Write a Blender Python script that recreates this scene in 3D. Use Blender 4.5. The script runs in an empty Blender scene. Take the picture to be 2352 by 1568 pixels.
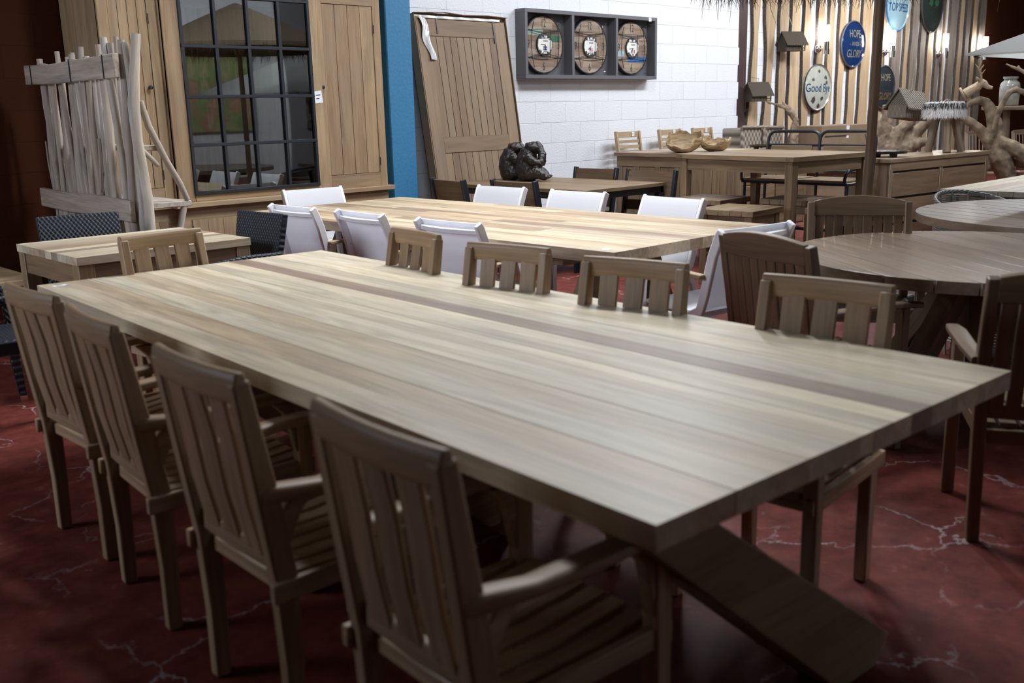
import bpy, bmesh, math, random
from math import sin, cos, pi, radians, sqrt
from mathutils import Vector, Matrix, noise

C = bpy.context.scene.collection
scene = bpy.context.scene

# ------------------------------------------------------------------ camera
yaw, pitch, roll = radians(46.11), radians(13.268), radians(-1.345)
f_ = Vector((cos(yaw)*cos(pitch), sin(yaw)*cos(pitch), -sin(pitch)))
r_ = Vector((sin(yaw), -cos(yaw), 0)); u_ = r_.cross(f_)
r2 = cos(roll)*r_ + sin(roll)*u_; u2 = -sin(roll)*r_ + cos(roll)*u_
cam_d = bpy.data.cameras.new('camera'); cam = bpy.data.objects.new('camera', cam_d); C.objects.link(cam)
cam.matrix_world = Matrix(((r2.x,u2.x,-f_.x,0),(r2.y,u2.y,-f_.y,0),(r2.z,u2.z,-f_.z,1.5),(0,0,0,1)))
cam_d.sensor_width = 36; cam_d.lens = 2250/2352*36
cam_d.clip_start = 0.05; cam_d.clip_end = 100
cam_d.dof.use_dof = True; cam_d.dof.focus_distance = 8.0; cam_d.dof.aperture_fstop = 2.8
scene.camera = cam

# ------------------------------------------------------------------ view, world, lights
scene.view_settings.view_transform = 'Standard'; scene.view_settings.look = 'None'
scene.view_settings.exposure = 0.0; scene.view_settings.gamma = 1; scene.view_settings.use_curve_mapping = False
w = bpy.data.worlds.new('world'); scene.world = w; w.use_nodes = True
w.node_tree.nodes['Background'].inputs[0].default_value = (0.45, 0.56, 0.9, 1)
w.node_tree.nodes['Background'].inputs[1].default_value = 0.032

def area(name, loc, target, sx, sy, power, col=(1,1,1), spread=180):
    d = bpy.data.lights.new(name, 'AREA'); d.shape = 'RECTANGLE'; d.size = sx; d.size_y = sy
    d.energy = power; d.color = col; d.spread = radians(spread)
    o = bpy.data.objects.new(name, d); C.objects.link(o); o.location = loc
    o.rotation_euler = (Vector(target)-Vector(loc)).to_track_quat('-Z','Y').to_euler(); return o
def spot(name, loc, target, power, size=50, blend=.4, col=(1,1,1), rad=.06):
    d = bpy.data.lights.new(name, 'SPOT'); d.energy = power; d.spot_size = radians(size); d.spot_blend = blend
    d.color = col; d.shadow_soft_size = rad
    o = bpy.data.objects.new(name, d); C.objects.link(o); o.location = loc
    o.rotation_euler = (Vector(target)-Vector(loc)).to_track_quat('-Z','Y').to_euler(); return o
COOL = (0.93, 0.96, 1.0)
area('overhead_light', (12.0,5.2,4.8), (11.6,8.0,0), 3.0, .35, 240, COOL)
area('overhead_light', (7.4,5.4,4.8), (7.0,5.8,0), 2.6, .35, 165, COOL)
area('overhead_light', (4.4,4.9,4.8), (3.7,4.6,0), 2.2, .35, 165, COOL, 135)
area('overhead_light', (9.2,0.9,4.8), (8.6,3.0,0), 2.4, .35, 80, COOL, 140)  # extra lamp, added to brighten the chest front and the round tables
spot('ceiling_spot_light', (6.6,-2.2,4.8), (3.95,.95,0), 150, 24, .15, (.88,.84,1.0), .02)
area('left_fill_light', (-3.2,6.2,2.9), (5.7,5.0,.9), 2.6, 1.6, 66, (.82,.88,1), 98)  # unseen fill light, added at the left to lift the chair backs
area('overhead_light', (4.6,1.3,4.8), (3.2,2.0,0), 2.2, .35, 18, COOL, 140)
area('overhead_light', (17.5,5.6,4.8), (17.5,8.0,0), 3.0, .35, 310, COOL)
area('overhead_light', (10.5,-3.4,4.8), (12.5,-6.8,1.5), 4.0, .35, 260, COOL)  # unseen lamp, added to light the wall that the cabinet glass mirrors

# ------------------------------------------------------------------ geometry helpers
rnd = random.Random(7)
class MB:
    def __init__(s): s.v=[]; s.f=[]; s.g=[]; s.t=[]; s.mi=[]
    def add(s, vs, fs, gc, tint=None, mi=0, M=None):
        b=len(s.v)
        if tint is None: tint = rnd.random()
        off = Vector((rnd.uniform(0,9), rnd.uniform(0,9), rnd.uniform(0,9)))
        for p,q in zip(vs,gc):
            p=Vector(p); s.v.append(M@p if M else p); s.g.append(Vector(q)+off); s.t.append(tint)
        for f in fs: s.f.append([b+i for i in f]); s.mi.append(mi)
        return s
    def box(s, x0,x1,y0,y1,z0,z1, M=None, tint=None, axis=None, mi=0):
        vs=[(x,y,z) for x in (x0,x1) for y in (y0,y1) for z in (z0,z1)]
        fs=[(0,1,3,2),(4,6,7,5),(0,4,5,1),(2,3,7,6),(0,2,6,4),(1,5,7,3)]
        d=(x1-x0,y1-y0,z1-z0)
        if axis is None: axis=max(range(3), key=lambda i:d[i])
        o=[axis]+[i for i in range(3) if i!=axis]
        return s.add(vs, fs, [(v[o[0]],v[o[1]],v[o[2]]) for v in vs], tint, mi, M)
    def bar(s, p0, p1, w, h, up=(0,0,1), tint=None, mi=0, w1=None, h1=None):
        return s.sweep([p0,p1], [(w,h),(w1 or w, h1 or h)], up, tint, mi)
    def sweep(s, path, sizes, up=(0,0,1), tint=None, mi=0, round_=0):
        P=[Vector(p) for p in path]; n=len(P); up=Vector(up)
        if not isinstance(sizes, list): sizes=[sizes]*n
        if round_:
            K=12; prof=[]
            for k in range(K):
                a=2*pi*(k+.5)/K; c,sn=cos(a),sin(a); e=round_
                prof.append((math.copysign(abs(c)**e,c)/2, math.copysign(abs(sn)**e,sn)/2))
        else: prof=[(-.5,-.5),(.5,-.5),(.5,.5),(-.5,.5)]
        K=len(prof); vs=[]; gc=[]; L=0
        for i in range(n):
            t=(P[min(i+1,n-1)]-P[max(i-1,0)]).normalized()
            if i: L+=(P[i]-P[i-1]).length
            a=t.cross(up)
            if a.length<1e-5: a=t.cross(Vector((1,0,0)))
            a.normalize(); b=a.cross(t).normalized()
            for (x,y) in prof:
                vs.append(P[i]+a*x*sizes[i][0]+b*y*sizes[i][1]); gc.append((L,x*sizes[i][0],y*sizes[i][1]))
        fs=[]
        for i in range(n-1):
            for k in range(K):
                fs.append((i*K+k, i*K+(k+1)%K, (i+1)*K+(k+1)%K, (i+1)*K+k))
        fs.append(tuple(range(K))[::-1]); fs.append(tuple((n-1)*K+k for k in range(K)))
        return s.add(vs, fs, gc, tint, mi)
    def tube(s, path, radii, n=8, tint=None, mi=0, jit=0, cap=True):
        P=[Vector(p) for p in path]; m=len(P)
        if not isinstance(radii,(list,tuple)): radii=[radii]*m
        vs=[]; gc=[]; L=0
        ref=Vector((0,0,1)); t0=(P[1]-P[0]).normalized()
        if abs(t0.dot(ref))>.9: ref=Vector((1,0,0))
        a=t0.cross(ref).normalized()
        for i in range(m):
            t=(P[min(i+1,m-1)]-P[max(i-1,0)]).normalized()
            if i: L+=(P[i]-P[i-1]).length
            a=(a-t*a.dot(t)); a.normalize(); b=t.cross(a)
            for k in range(n):
                q=2*pi*k/n; rr=radii[i]*(1+(rnd.uniform(-jit,jit) if jit else 0))
                vs.append(P[i]+(a*cos(q)+b*sin(q))*rr); gc.append((L, cos(q)*radii[i], sin(q)*radii[i]))
        fs=[(i*n+k, i*n+(k+1)%n, (i+1)*n+(k+1)%n, (i+1)*n+k) for i in range(m-1) for k in range(n)]
        if cap: fs.append(tuple(range(n))[::-1]); fs.append(tuple((m-1)*n+k for k in range(n)))
        return s.add(vs, fs, gc, tint, mi)
    def lathe(s, prof, n=32, M=None, tint=.5, mi=0, sx=1, sy=1, closed=False):
        vs=[]; gc=[]
        for r,z in prof:
            for k in range(n):
                a=2*pi*k/n; vs.append((r*cos(a)*sx, r*sin(a)*sy, z)); gc.append((r*cos(a)*sx, r*sin(a)*sy, z))
        m=len(prof)
        fs=[(i*n+k, i*n+(k+1)%n, (i+1)*n+(k+1)%n, (i+1)*n+k) for i in range(m-1) for k in range(n)]
        if not closed:
            fs.append(tuple(range(n))[::-1]); fs.append(tuple((m-1)*n+k for k in range(n)))
        return s.add(vs, fs, gc, tint, mi, M)
    def prism(s, poly, z0, z1, M=None, tint=None, mi=0, side_mi=None, swap=False):
        n=len(poly); vs=[(x,y,z0) for x,y in poly]+[(x,y,z1) for x,y in poly]
        fs=[tuple(range(n))[::-1], tuple(range(n,2*n))]
        gc=[(v[1],v[0],v[2]) if swap else v for v in vs]
        b=len(s.f); s.add(vs, fs+[(i,(i+1)%n,n+(i+1)%n,n+i) for i in range(n)], gc, tint, mi, M)
        if side_mi is not None:
            for i in range(n): s.mi[b+2+i]=side_mi
        return s
    def grid(s, fn, nu, nv, thick=0, tint=.5, mi=0):
        # fn(u,v)->(point, grain); optional thickness along numeric normal
        pts=[[fn(i/nu,j/nv) for j in range(nv+1)] for i in range(nu+1)]
        vs=[]; gc=[]
        V=[[Vector(pts[i][j][0]) for j in range(nv+1)] for i in range(nu+1)]
        def nrm(i,j):
            a=V[min(i+1,nu)][j]-V[max(i-1,0)][j]; b=V[i][min(j+1,nv)]-V[i][max(j-1,0)]
            return a.cross(b).normalized()
        W=nv+1
        for sgn in ((1,-1) if thick else (0,)):
            for i in range(nu+1):
                for j in range(nv+1):
                    vs.append(V[i][j]+nrm(i,j)*thick/2*sgn); gc.append(pts[i][j][1])
        fs=[(i*W+j,(i+1)*W+j,(i+1)*W+j+1,i*W+j+1) for i in range(nu) for j in range(nv)]
        if thick:
            o=(nu+1)*W
            fs+=[(o+i*W+j,o+i*W+j+1,o+(i+1)*W+j+1,o+(i+1)*W+j) for i in range(nu) for j in range(nv)]
            ring=[(i,0) for i in range(nu+1)]+[(nu,j) for j in range(1,nv+1)]+[(i,nv) for i in range(nu-1,-1,-1)]+[(0,j) for j in range(nv-1,0,-1)]
            for a,b in zip(ring, ring[1:]+ring[:1]):
                x=a[0]*W+a[1]; y=b[0]*W+b[1]; fs.append((y,x,o+x,o+y))
        return s.add(vs, fs, gc, tint, mi)

def obj(name, mb, mat, parent=None, bevel=0, smooth=35, segs=1, subsurf=0, remesh=0, disp=0, dscale=.1, solid=0):
    me=bpy.data.meshes.new(name)
    me.from_pydata([tuple(v) for v in mb.v], [], mb.f)
    a=me.attributes.new('gc','FLOAT_VECTOR','POINT'); a.data.foreach_set('vector',[c for g in mb.g for c in g])
    t=me.attributes.new('tint','FLOAT','POINT'); t.data.foreach_set('value',mb.t)
    mats=mat if isinstance(mat,(list,tuple)) else [mat]
    for m in mats: me.materials.append(m)
    me.polygons.foreach_set('material_index', mb.mi)
    bm=bmesh.new(); bm.from_mesh(me); bmesh.ops.recalc_face_normals(bm, faces=bm.faces)
    bm.to_mesh(me); bm.free()
    me.polygons.foreach_set('use_smooth',[True]*len(me.polygons))
    if smooth is not None: me.set_sharp_from_angle(angle=radians(smooth))
    o=bpy.data.objects.new(name,me); C.objects.link(o)
    if parent: o.parent=parent
    if remesh:
        m=o.modifiers.new('r','REMESH'); m.mode='VOXEL'; m.voxel_size=remesh; m.use_smooth_shade=True
    if disp:
        tx=bpy.data.textures.new('n','CLOUDS'); tx.noise_scale=dscale; tx.noise_depth=3
        m=o.modifiers.new('d','DISPLACE'); m.texture=tx; m.strength=disp; m.mid_level=.5
    if subsurf:
        m=o.modifiers.new('s','SUBSURF'); m.levels=subsurf; m.render_levels=subsurf
    if bevel:
        m=o.modifiers.new('b','BEVEL'); m.width=bevel; m.segments=segs; m.limit_method='ANGLE'; m.angle_limit=radians(40); m.harden_normals=False
    return o
def each(name, boxes, mat, parent, **k):
    for b in boxes: obj(name, MB().box(*b), mat, parent, **k)
def tag(o, label, cat, group=None):
    o['label']=label; o['category']=cat
    if group: o['group']=group
    return o
def thing(name, label, cat, loc=(0,0,0), rz=0, group=None):
    o=bpy.data.objects.new(name,None); C.objects.link(o); o.location=loc; o.rotation_euler=(0,0,rz); o.empty_display_size=.1
    return tag(o,label,cat,group)
def struct(name, mb, mat, parent=None, **k):
    o=obj(name,mb,mat,parent,**k)
    if not parent: o['kind']='structure'
    return o
def copy_tree(o, parent=None):
    c=o.copy(); C.objects.link(c)
    if parent: c.parent=parent
    for ch in list(o.children): copy_tree(ch, c)
    return c
def place(proto, used, loc, rz, label, group=None):
    o = proto if not used else copy_tree(proto)
    o.location=loc; o.rotation_euler=(0,0,rz); o['label']=label
    if group: o['group']=group
    return o
def place_all(proto, spots, group):
    for i,(loc,rz,label) in enumerate(spots): place(proto, i>0, loc, rz, label, group)

# ------------------------------------------------------------------ materials
def mat_base(name):
    m=bpy.data.materials.new(name); m.use_nodes=True; nt=m.node_tree; b=nt.nodes['Principled BSDF']; return m,nt,b
def plain(name, col, rough=.5, metal=0, bump=0, bscale=60, var=0, spec=.5, emit=None, estr=0, coat=0, sheen=0):
    m,nt,b=mat_base(name); b.inputs['Base Color'].default_value=(*col,1); b.inputs['Roughness'].default_value=rough
    b.inputs['Metallic'].default_value=metal; b.inputs['Specular IOR Level'].default_value=spec
    b.inputs['Coat Weight'].default_value=coat
    if emit: b.inputs['Emission Color'].default_value=(*emit,1); b.inputs['Emission Strength'].default_value=estr
    if var or bump:
        tc=nt.nodes.new('ShaderNodeTexCoord'); n=nt.nodes.new('ShaderNodeTexNoise'); n.inputs['Scale'].default_value=bscale; n.inputs['Detail'].default_value=5
        nt.links.new(tc.outputs['Object'],n.inputs['Vector'])
        if var:
            r=nt.nodes.new('ShaderNodeValToRGB'); r.color_ramp.elements[0].position=.3; r.color_ramp.elements[1].position=.7
            r.color_ramp.elements[0].color=(*[c*(1-var) for c in col],1); r.color_ramp.elements[1].color=(*[min(1,c*(1+var)) for c in col],1)
            nt.links.new(n.outputs['Fac'],r.inputs[0]); nt.links.new(r.outputs[0],b.inputs['Base Color'])
        if bump:
            bp=nt.nodes.new('ShaderNodeBump'); bp.inputs['Strength'].default_value=bump; bp.inputs['Distance'].default_value=.01
            nt.links.new(n.outputs['Fac'],bp.inputs['Height']); nt.links.new(bp.outputs[0],b.inputs['Normal'])
    return m
def wood(name, light, dark, rough=.55, tintvar=.5, alt=None, scale=1.0, contrast=1.0, spec=.4, knots=True, bump=.15, grey=None):
    """grain runs along gc.x; tint = one random number per board"""
    m,nt,b=mat_base(name); N=nt.nodes.new; L=nt.links.new
    at=N('ShaderNodeAttribute'); at.attribute_name='gc'; ti=N('ShaderNodeAttribute'); ti.attribute_name='tint'
    mp=N('ShaderNodeMapping'); mp.inputs['Scale'].default_value=(.9*scale,11*scale,11*scale); L(at.outputs['Vector'],mp.inputs['Vector'])
    n1=N('ShaderNodeTexNoise'); n1.inputs['Scale'].default_value=1.6; n1.inputs['Detail'].default_value=6; n1.inputs['Roughness'].default_value=.6; n1.inputs['Distortion'].default_value=.9
    L(mp.outputs[0],n1.inputs['Vector'])
    mp2=N('ShaderNodeMapping'); mp2.inputs['Scale'].default_value=(2.5*scale,90*scale,90*scale); L(at.outputs['Vector'],mp2.inputs['Vector'])
    n2=N('ShaderNodeTexNoise'); n2.inputs['Scale'].default_value=1.5; n2.inputs['Detail'].default_value=3; L(mp2.outputs[0],n2.inputs['Vector'])
    mx=N('ShaderNodeMath'); mx.operation='MULTIPLY_ADD'; L(n2.outputs['Fac'],mx.inputs[0]); mx.inputs[1].default_value=.35; L(n1.outputs['Fac'],mx.inputs[2])
    r=N('ShaderNodeValToRGB'); c=.17/contrast
    r.color_ramp.elements[0].position=.66-c; r.color_ramp.elements[1].position=.66+c
    r.color_ramp.elements[0].color=(*dark,1); r.color_ramp.elements[1].color=(*light,1); L(mx.outputs[0],r.inputs[0])
    col=r.outputs[0]
    if knots:
        mp3=N('ShaderNodeMapping'); mp3.inputs['Scale'].default_value=(1.1,3.5,3.5); L(at.outputs['Vector'],mp3.inputs['Vector'])
        n3=N('ShaderNodeTexNoise'); n3.inputs['Scale'].default_value=1.3; n3.inputs['Detail'].default_value=2; L(mp3.outputs[0],n3.inputs['Vector'])
        r3=N('ShaderNodeValToRGB'); r3.color_ramp.elements[0].position=.35; r3.color_ramp.elements[1].position=.65
        g=grey or tuple(x*.86 for x in light)
        r3.color_ramp.elements[0].color=(.93,.93,.95,1); r3.color_ramp.elements[1].color=(1.07,1.03,.98,1); L(n3.outputs['Fac'],r3.inputs[0])
        mm=N('ShaderNodeMix'); mm.data_type='RGBA'; mm.blend_type='MULTIPLY'; mm.inputs[0].default_value=1; L(col,mm.inputs[6]); L(r3.outputs[0],mm.inputs[7]); col=mm.outputs[2]
    r4=N('ShaderNodeValToRGB'); cr=r4.color_ramp; v=tintvar
    cr.elements[0].position=0; cr.elements[0].color=(1-.45*v,1-.54*v,1-.54*v,1)
    cr.elements[1].position=1; cr.elements[1].color=(1+.28*v,1+.25*v,1+.22*v,1)
    e=cr.elements.new(.35); e.color=(1-.05*v,1-.16*v,1-.25*v,1)
    e=cr.elements.new(.6); e.color=(1+.02*v,1+.02*v,1+.03*v,1)
    L(ti.outputs['Fac'],r4.inputs[0])
    m2=N('ShaderNodeMix'); m2.data_type='RGBA'; m2.blend_type='MULTIPLY'; m2.inputs[0].default_value=1; L(col,m2.inputs[6]); L(r4.outputs[0],m2.inputs[7]); col=m2.outputs[2]
    L(col,b.inputs['Base Color']); b.inputs['Roughness'].default_value=rough; b.inputs['Specular IOR Level'].default_value=spec
    if bump:
        bp=N('ShaderNodeBump'); bp.inputs['Strength'].default_value=bump; bp.inputs['Distance'].default_value=.004
        L(mx.outputs[0],bp.inputs['Height']); L(bp.outputs[0],b.inputs['Normal'])
    return m
def weave(name, col, hi, su=60, sv=60, rough=.45, strength=1.0):
    """basket weave over gc.xy"""
    m,nt,b=mat_base(name); N=nt.nodes.new; L=nt.links.new
    at=N('ShaderNodeAttribute'); at.attribute_name='gc'; sp=N('ShaderNodeSeparateXYZ'); L(at.outputs['Vector'],sp.inputs[0])
    def wav(o,s,ph=0):
        a=N('ShaderNodeMath'); a.operation='MULTIPLY_ADD'; L(o,a.inputs[0]); a.inputs[1].default_value=s*pi; a.inputs[2].default_value=ph
        c=N('ShaderNodeMath'); c.operation='SINE'; L(a.outputs[0],c.inputs[0]); return c.outputs[0]
    u=wav(sp.outputs[0],su); v=wav(sp.outputs[1],sv)
    p=N('ShaderNodeMath'); p.operation='MULTIPLY'; L(u,p.inputs[0]); L(v,p.inputs[1])
    mr=N('ShaderNodeMapRange'); mr.inputs[1].default_value=-1; mr.inputs[2].default_value=1; L(p.outputs[0],mr.inputs[0])
    r=N('ShaderNodeValToRGB'); r.color_ramp.elements[0].color=(*col,1); r.color_ramp.elements[1].color=(*hi,1); L(mr.outputs[0],r.inputs[0]); L(r.outputs[0],b.inputs['Base Color'])
    bp=N('ShaderNodeBump'); bp.inputs['Strength'].default_value=strength; bp.inputs['Distance'].default_value=.006; L(mr.outputs[0],bp.inputs['Height']); L(bp.outputs[0],b.inputs['Normal'])
    b.inputs['Roughness'].default_value=rough; return m

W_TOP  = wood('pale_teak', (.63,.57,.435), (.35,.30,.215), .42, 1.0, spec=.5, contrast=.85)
W_TOP2 = wood('honey_teak', (.56,.475,.34), (.33,.26,.175), .5, .9)
W_CHAIR= wood('sanded_teak', (.42,.31,.20), (.25,.175,.11), .45, .45)
W_DARK = wood('weathered_dark_teak', (.25,.195,.15), (.16,.12,.09), .36, .45, spec=.6)
W_RED  = wood('red_brown_teak', (.20,.135,.085), (.115,.078,.048), .4, .35, spec=.55)
W_CAB  = wood('cabinet_teak', (.42,.315,.195), (.29,.205,.12), .55, .4)
W_DOOR = wood('door_teak', (.29,.21,.14), (.21,.15,.097), .6, .4, contrast=.8)
W_DRIFT= wood('driftwood', (.52,.48,.43), (.31,.275,.235), .75, .4, bump=.5)
W_ROOT = wood('root_wood', (.29,.23,.165), (.15,.11,.075), .7, .3, bump=.8, scale=.8)
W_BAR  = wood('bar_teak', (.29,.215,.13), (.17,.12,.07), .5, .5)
W_PINE = wood('sawn_larch', (.58,.45,.29), (.42,.305,.18), .7, .45)
W_GREYB= wood('grey_barn_wood', (.32,.28,.24), (.17,.145,.12), .75, .4)
W_BLOND= wood('blond_teak', (.48,.37,.24), (.36,.265,.165), .5, .2)
M_ROOT = plain('gnarled_root', (.25,.185,.125), .75, bump=1.0, bscale=11, var=.5)
M_CARVE = plain('carved_pale_wood', (.42,.32,.21), .6, bump=.3, bscale=30, var=.2)
M_BARK = plain('bark', (.07,.052,.04), .9, bump=.8, bscale=40, var=.5)
M_WHITE= plain('white_powder_coat', (.88,.88,.92), .35)
def cloth(name,col,f):
    m,nt,b=mat_base(name); b.inputs['Base Color'].default_value=(*col,1); b.inputs['Roughness'].default_value=.75
    t=nt.nodes.new('ShaderNodeBsdfTranslucent'); t.inputs[0].default_value=(*col,1); x=nt.nodes.new('ShaderNodeMixShader'); x.inputs[0].default_value=f
    o=nt.nodes['Material Output']; nt.links.new(b.outputs[0],x.inputs[1]); nt.links.new(t.outputs[0],x.inputs[2]); nt.links.new(x.outputs[0],o.inputs[0]); return m
M_SLING= cloth('white_textilene', (.88,.89,.93), .30)
M_BLACK= plain('black_metal', (.018,.022,.03), .35, spec=.5)
M_GREYM= plain('grey_metal_frame', (.125,.125,.14), .5)
M_PAPER= plain('price_tag_paper', (.82,.84,.92), .6)
M_INK  = plain('dark_ink', (.03,.03,.035), .6)
M_CARD = plain('brown_cardboard', (.24,.17,.105), .8, var=.1, bscale=8)
M_PLAST= plain('clear_wrap', (.6,.6,.62), .25, spec=.8)
M_CHROME=plain('chrome', (.75,.75,.75), .12, metal=1)
M_WOVEN= weave('dark_woven_rattan', (.008,.011,.017), (.020,.028,.045), 55, 75, .5)
M_WICK = weave('grey_wicker', (.06,.05,.036), (.30,.26,.20), 50, 90, .7, 1.5)
M_HAMP = weave('hamper_wicker', (.10,.08,.06), (.42,.37,.30), 16, 26, .7, 1.5)
M_RATT = plain('silver_rattan', (.30,.30,.29), .45)
M_GLASSW=plain('frosted_lamp_glass', (1,1,1), .4, emit=(1,.96,.9), estr=70)
# ------------------------------------------------------------------ the room
def floor_mat():
    m,nt,b=mat_base('red_painted_concrete'); N=nt.nodes.new; L=nt.links.new
    tc=N('ShaderNodeTexCoord'); nz=N('ShaderNodeTexNoise'); nz.inputs['Scale'].default_value=5.5; nz.inputs['Detail'].default_value=9; nz.inputs['Roughness'].default_value=.62
    L(tc.outputs['Object'],nz.inputs['Vector'])
    ad=N('ShaderNodeMix'); ad.data_type='RGBA'; ad.blend_type='LINEAR_LIGHT'; ad.inputs[0].default_value=.13; L(tc.outputs['Object'],ad.inputs[6]); L(nz.outputs['Color'],ad.inputs[7])
    vo=N('ShaderNodeTexVoronoi'); vo.feature='DISTANCE_TO_EDGE'; vo.inputs['Scale'].default_value=2.1; L(ad.outputs[2],vo.inputs['Vector'])
    cr=N('ShaderNodeValToRGB'); cr.color_ramp.elements[0].position=0; cr.color_ramp.elements[0].color=(1,1,1,1); cr.color_ramp.elements[1].position=.014; cr.color_ramp.elements[1].color=(0,0,0,1)
    L(vo.outputs['Distance'],cr.inputs[0])
    n2=N('ShaderNodeTexNoise'); n2.inputs['Scale'].default_value=1.7; n2.inputs['Detail'].default_value=4; L(tc.outputs['Object'],n2.inputs['Vector'])
    c2=N('ShaderNodeValToRGB'); c2.color_ramp.elements[0].position=.48; c2.color_ramp.elements[1].position=.66; L(n2.outputs['Fac'],c2.inputs[0])
    mu=N('ShaderNodeMath'); mu.operation='MULTIPLY'; L(cr.outputs[0],mu.inputs[0]); L(c2.outputs[0],mu.inputs[1])
    n3=N('ShaderNodeTexNoise'); n3.inputs['Scale'].default_value=9; n3.inputs['Detail'].default_value=8; n3.inputs['Roughness'].default_value=.7; L(tc.outputs['Object'],n3.inputs['Vector'])
    c3=N('ShaderNodeValToRGB'); c3.color_ramp.elements[0].position=.35; c3.color_ramp.elements[0].color=(.085,.014,.010,1); c3.color_ramp.elements[1].position=.7; c3.color_ramp.elements[1].color=(.19,.038,.026,1); L(n3.outputs['Fac'],c3.inputs[0])
    c4=N('ShaderNodeValToRGB'); c4.color_ramp.elements[0].position=.62; c4.color_ramp.elements[1].position=.8; c4.color_ramp.elements[1].color=(.3,.3,.3,1); L(n3.outputs['Fac'],c4.inputs[0])
    mxx=N('ShaderNodeMath'); mxx.operation='MAXIMUM'; L(mu.outputs[0],mxx.inputs[0]); L(c4.outputs[0],mxx.inputs[1])
    mx=N('ShaderNodeMix'); mx.data_type='RGBA'; L(mxx.outputs[0],mx.inputs[0]); L(c3.outputs[0],mx.inputs[6]); mx.inputs[7].default_value=(.5,.42,.44,1)
    L(mx.outputs[2],b.inputs['Base Color']); b.inputs['Roughness'].default_value=.6; b.inputs['Specular IOR Level'].default_value=.25
    bp=N('ShaderNodeBump'); bp.inputs['Strength'].default_value=.25; bp.inputs['Distance'].default_value=.01; L(n3.outputs['Fac'],bp.inputs['Height']); L(bp.outputs[0],b.inputs['Normal'])
    return m
def block_mat(name, col, col2, bumpd=.5, mort=.86):
    m,nt,b=mat_base(name); N=nt.nodes.new; L=nt.links.new
    tc=N('ShaderNodeTexCoord'); sp=N('ShaderNodeSeparateXYZ'); L(tc.outputs['Object'],sp.inputs[0])
    cb=N('ShaderNodeCombineXYZ'); L(sp.outputs[0],cb.inputs[0])
    ad=N('ShaderNodeMath'); ad.operation='ADD'; L(sp.outputs[2],ad.inputs[0]); ad.inputs[1].default_value=-.054; L(ad.outputs[0],cb.inputs[1])
    nz=N('ShaderNodeTexNoise'); nz.inputs['Scale'].default_value=3; nz.inputs['Detail'].default_value=4; L(tc.outputs['Object'],nz.inputs['Vector'])
    wv=N('ShaderNodeMix'); wv.data_type='RGBA'; wv.blend_type='LINEAR_LIGHT'; wv.inputs[0].default_value=.012; L(cb.outputs[0],wv.inputs[6]); L(nz.outputs['Color'],wv.inputs[7])
    br=N('ShaderNodeTexBrick'); br.inputs['Scale'].default_value=1; br.inputs['Brick Width'].default_value=.56; br.inputs['Row Height'].default_value=.256
    br.inputs['Mortar Size'].default_value=.006; br.inputs['Mortar Smooth'].default_value=.6; L(wv.outputs[2],br.inputs['Vector'])
    br.inputs['Color1'].default_value=(*col,1); br.inputs['Color2'].default_value=(*col2,1); br.inputs['Mortar'].default_value=(*[c*mort for c in col],1)
    L(br.outputs['Color'],b.inputs['Base Color']); b.inputs['Roughness'].default_value=.7
    n3=N('ShaderNodeTexNoise'); n3.inputs['Scale'].default_value=45; n3.inputs['Detail'].default_value=5; L(tc.outputs['Object'],n3.inputs['Vector'])
    mu=N('ShaderNodeMath'); mu.operation='MULTIPLY_ADD'; L(br.outputs['Fac'],mu.inputs[0]); mu.inputs[1].default_value=-1.0; L(n3.outputs['Fac'],mu.inputs[2])
    bp=N('ShaderNodeBump'); bp.inputs['Strength'].default_value=bumpd; bp.inputs['Distance'].default_value=.012; L(mu.outputs[0],bp.inputs['Height']); L(bp.outputs[0],b.inputs['Normal'])
    return m
M_BLOCK = block_mat('white_painted_block', (.80,.82,.87), (.77,.795,.85))
M_TERRA = block_mat('terracotta_painted_wall', (.066,.019,.0075), (.061,.0175,.007), .25, .8)
M_TERRA.node_tree.nodes['Principled BSDF'].inputs['Specular IOR Level'].default_value=.12
M_BLUE  = plain('blue_painted_concrete', (.035,.20,.40), .55, bump=.3, bscale=30, var=.08)
M_BROWNS= plain('brown_painted_steel', (.075,.045,.045), .35, var=.15, bscale=3)

struct('floor', MB().box(-4,32,-7,9.5,-.1,0), floor_mat())
struct('ceiling', MB().box(-4,32,-7,9.5,5.2,5.3), plain('dark_ceiling',(.10,.10,.11),.8))
struct('wall_back', MB().box(6.55,13.43,8.8,9.0,0,5.2).box(13.43,13.47,8.8,9.0,1.08,1.335).box(13.43,13.46,8.8,9.0,1.59,1.846).box(13.43,13.47,8.8,9.0,.56,.82).box(13.43,13.46,8.8,9.0,2.1,2.36), M_BLOCK)
struct('wall_left', MB().box(-4,6.55,8.8,9.0,0,5.2), M_TERRA)
struct('wall_boarded', MB().box(13.6,23.2,8.9,9.0,0,5.2), M_BLOCK)
struct('wall_right', MB().box(23.2,32,8.9,9.0,0,5.2).box(31.9,32,-7,8.9,0,5.2), M_TERRA)
struct('wall_front', MB().box(-4,32,-7.1,-7,0,5.2), M_BLOCK)
struct('wall_side', MB().box(-4.1,-4,-7,9,0,5.2), M_TERRA)
struct('trim_1', MB().box(6.47,6.81,8.5,8.8,0,5.2), M_BLUE, bevel=.012)                       # painted pillar
struct('trim_2', MB().box(13.40,13.76,8.86,8.9,0,5.2).box(13.47,13.69,8.83,8.86,0,5.2), M_BROWNS)                    # steel column

def tag_paper(w,h,parent,M=None,name='price_tag'):
    o=obj(name, MB().box(-w/2,w/2,-h/2,h/2,0,.0015), M_PAPER, parent)
    k=obj('ink_line', MB().box(-w*.3,w*.3,h*.12,h*.2,.0016,.002).box(-w*.3,w*.1,-h*.15,-h*.07,.0016,.002), M_INK, o)
    return o

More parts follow.
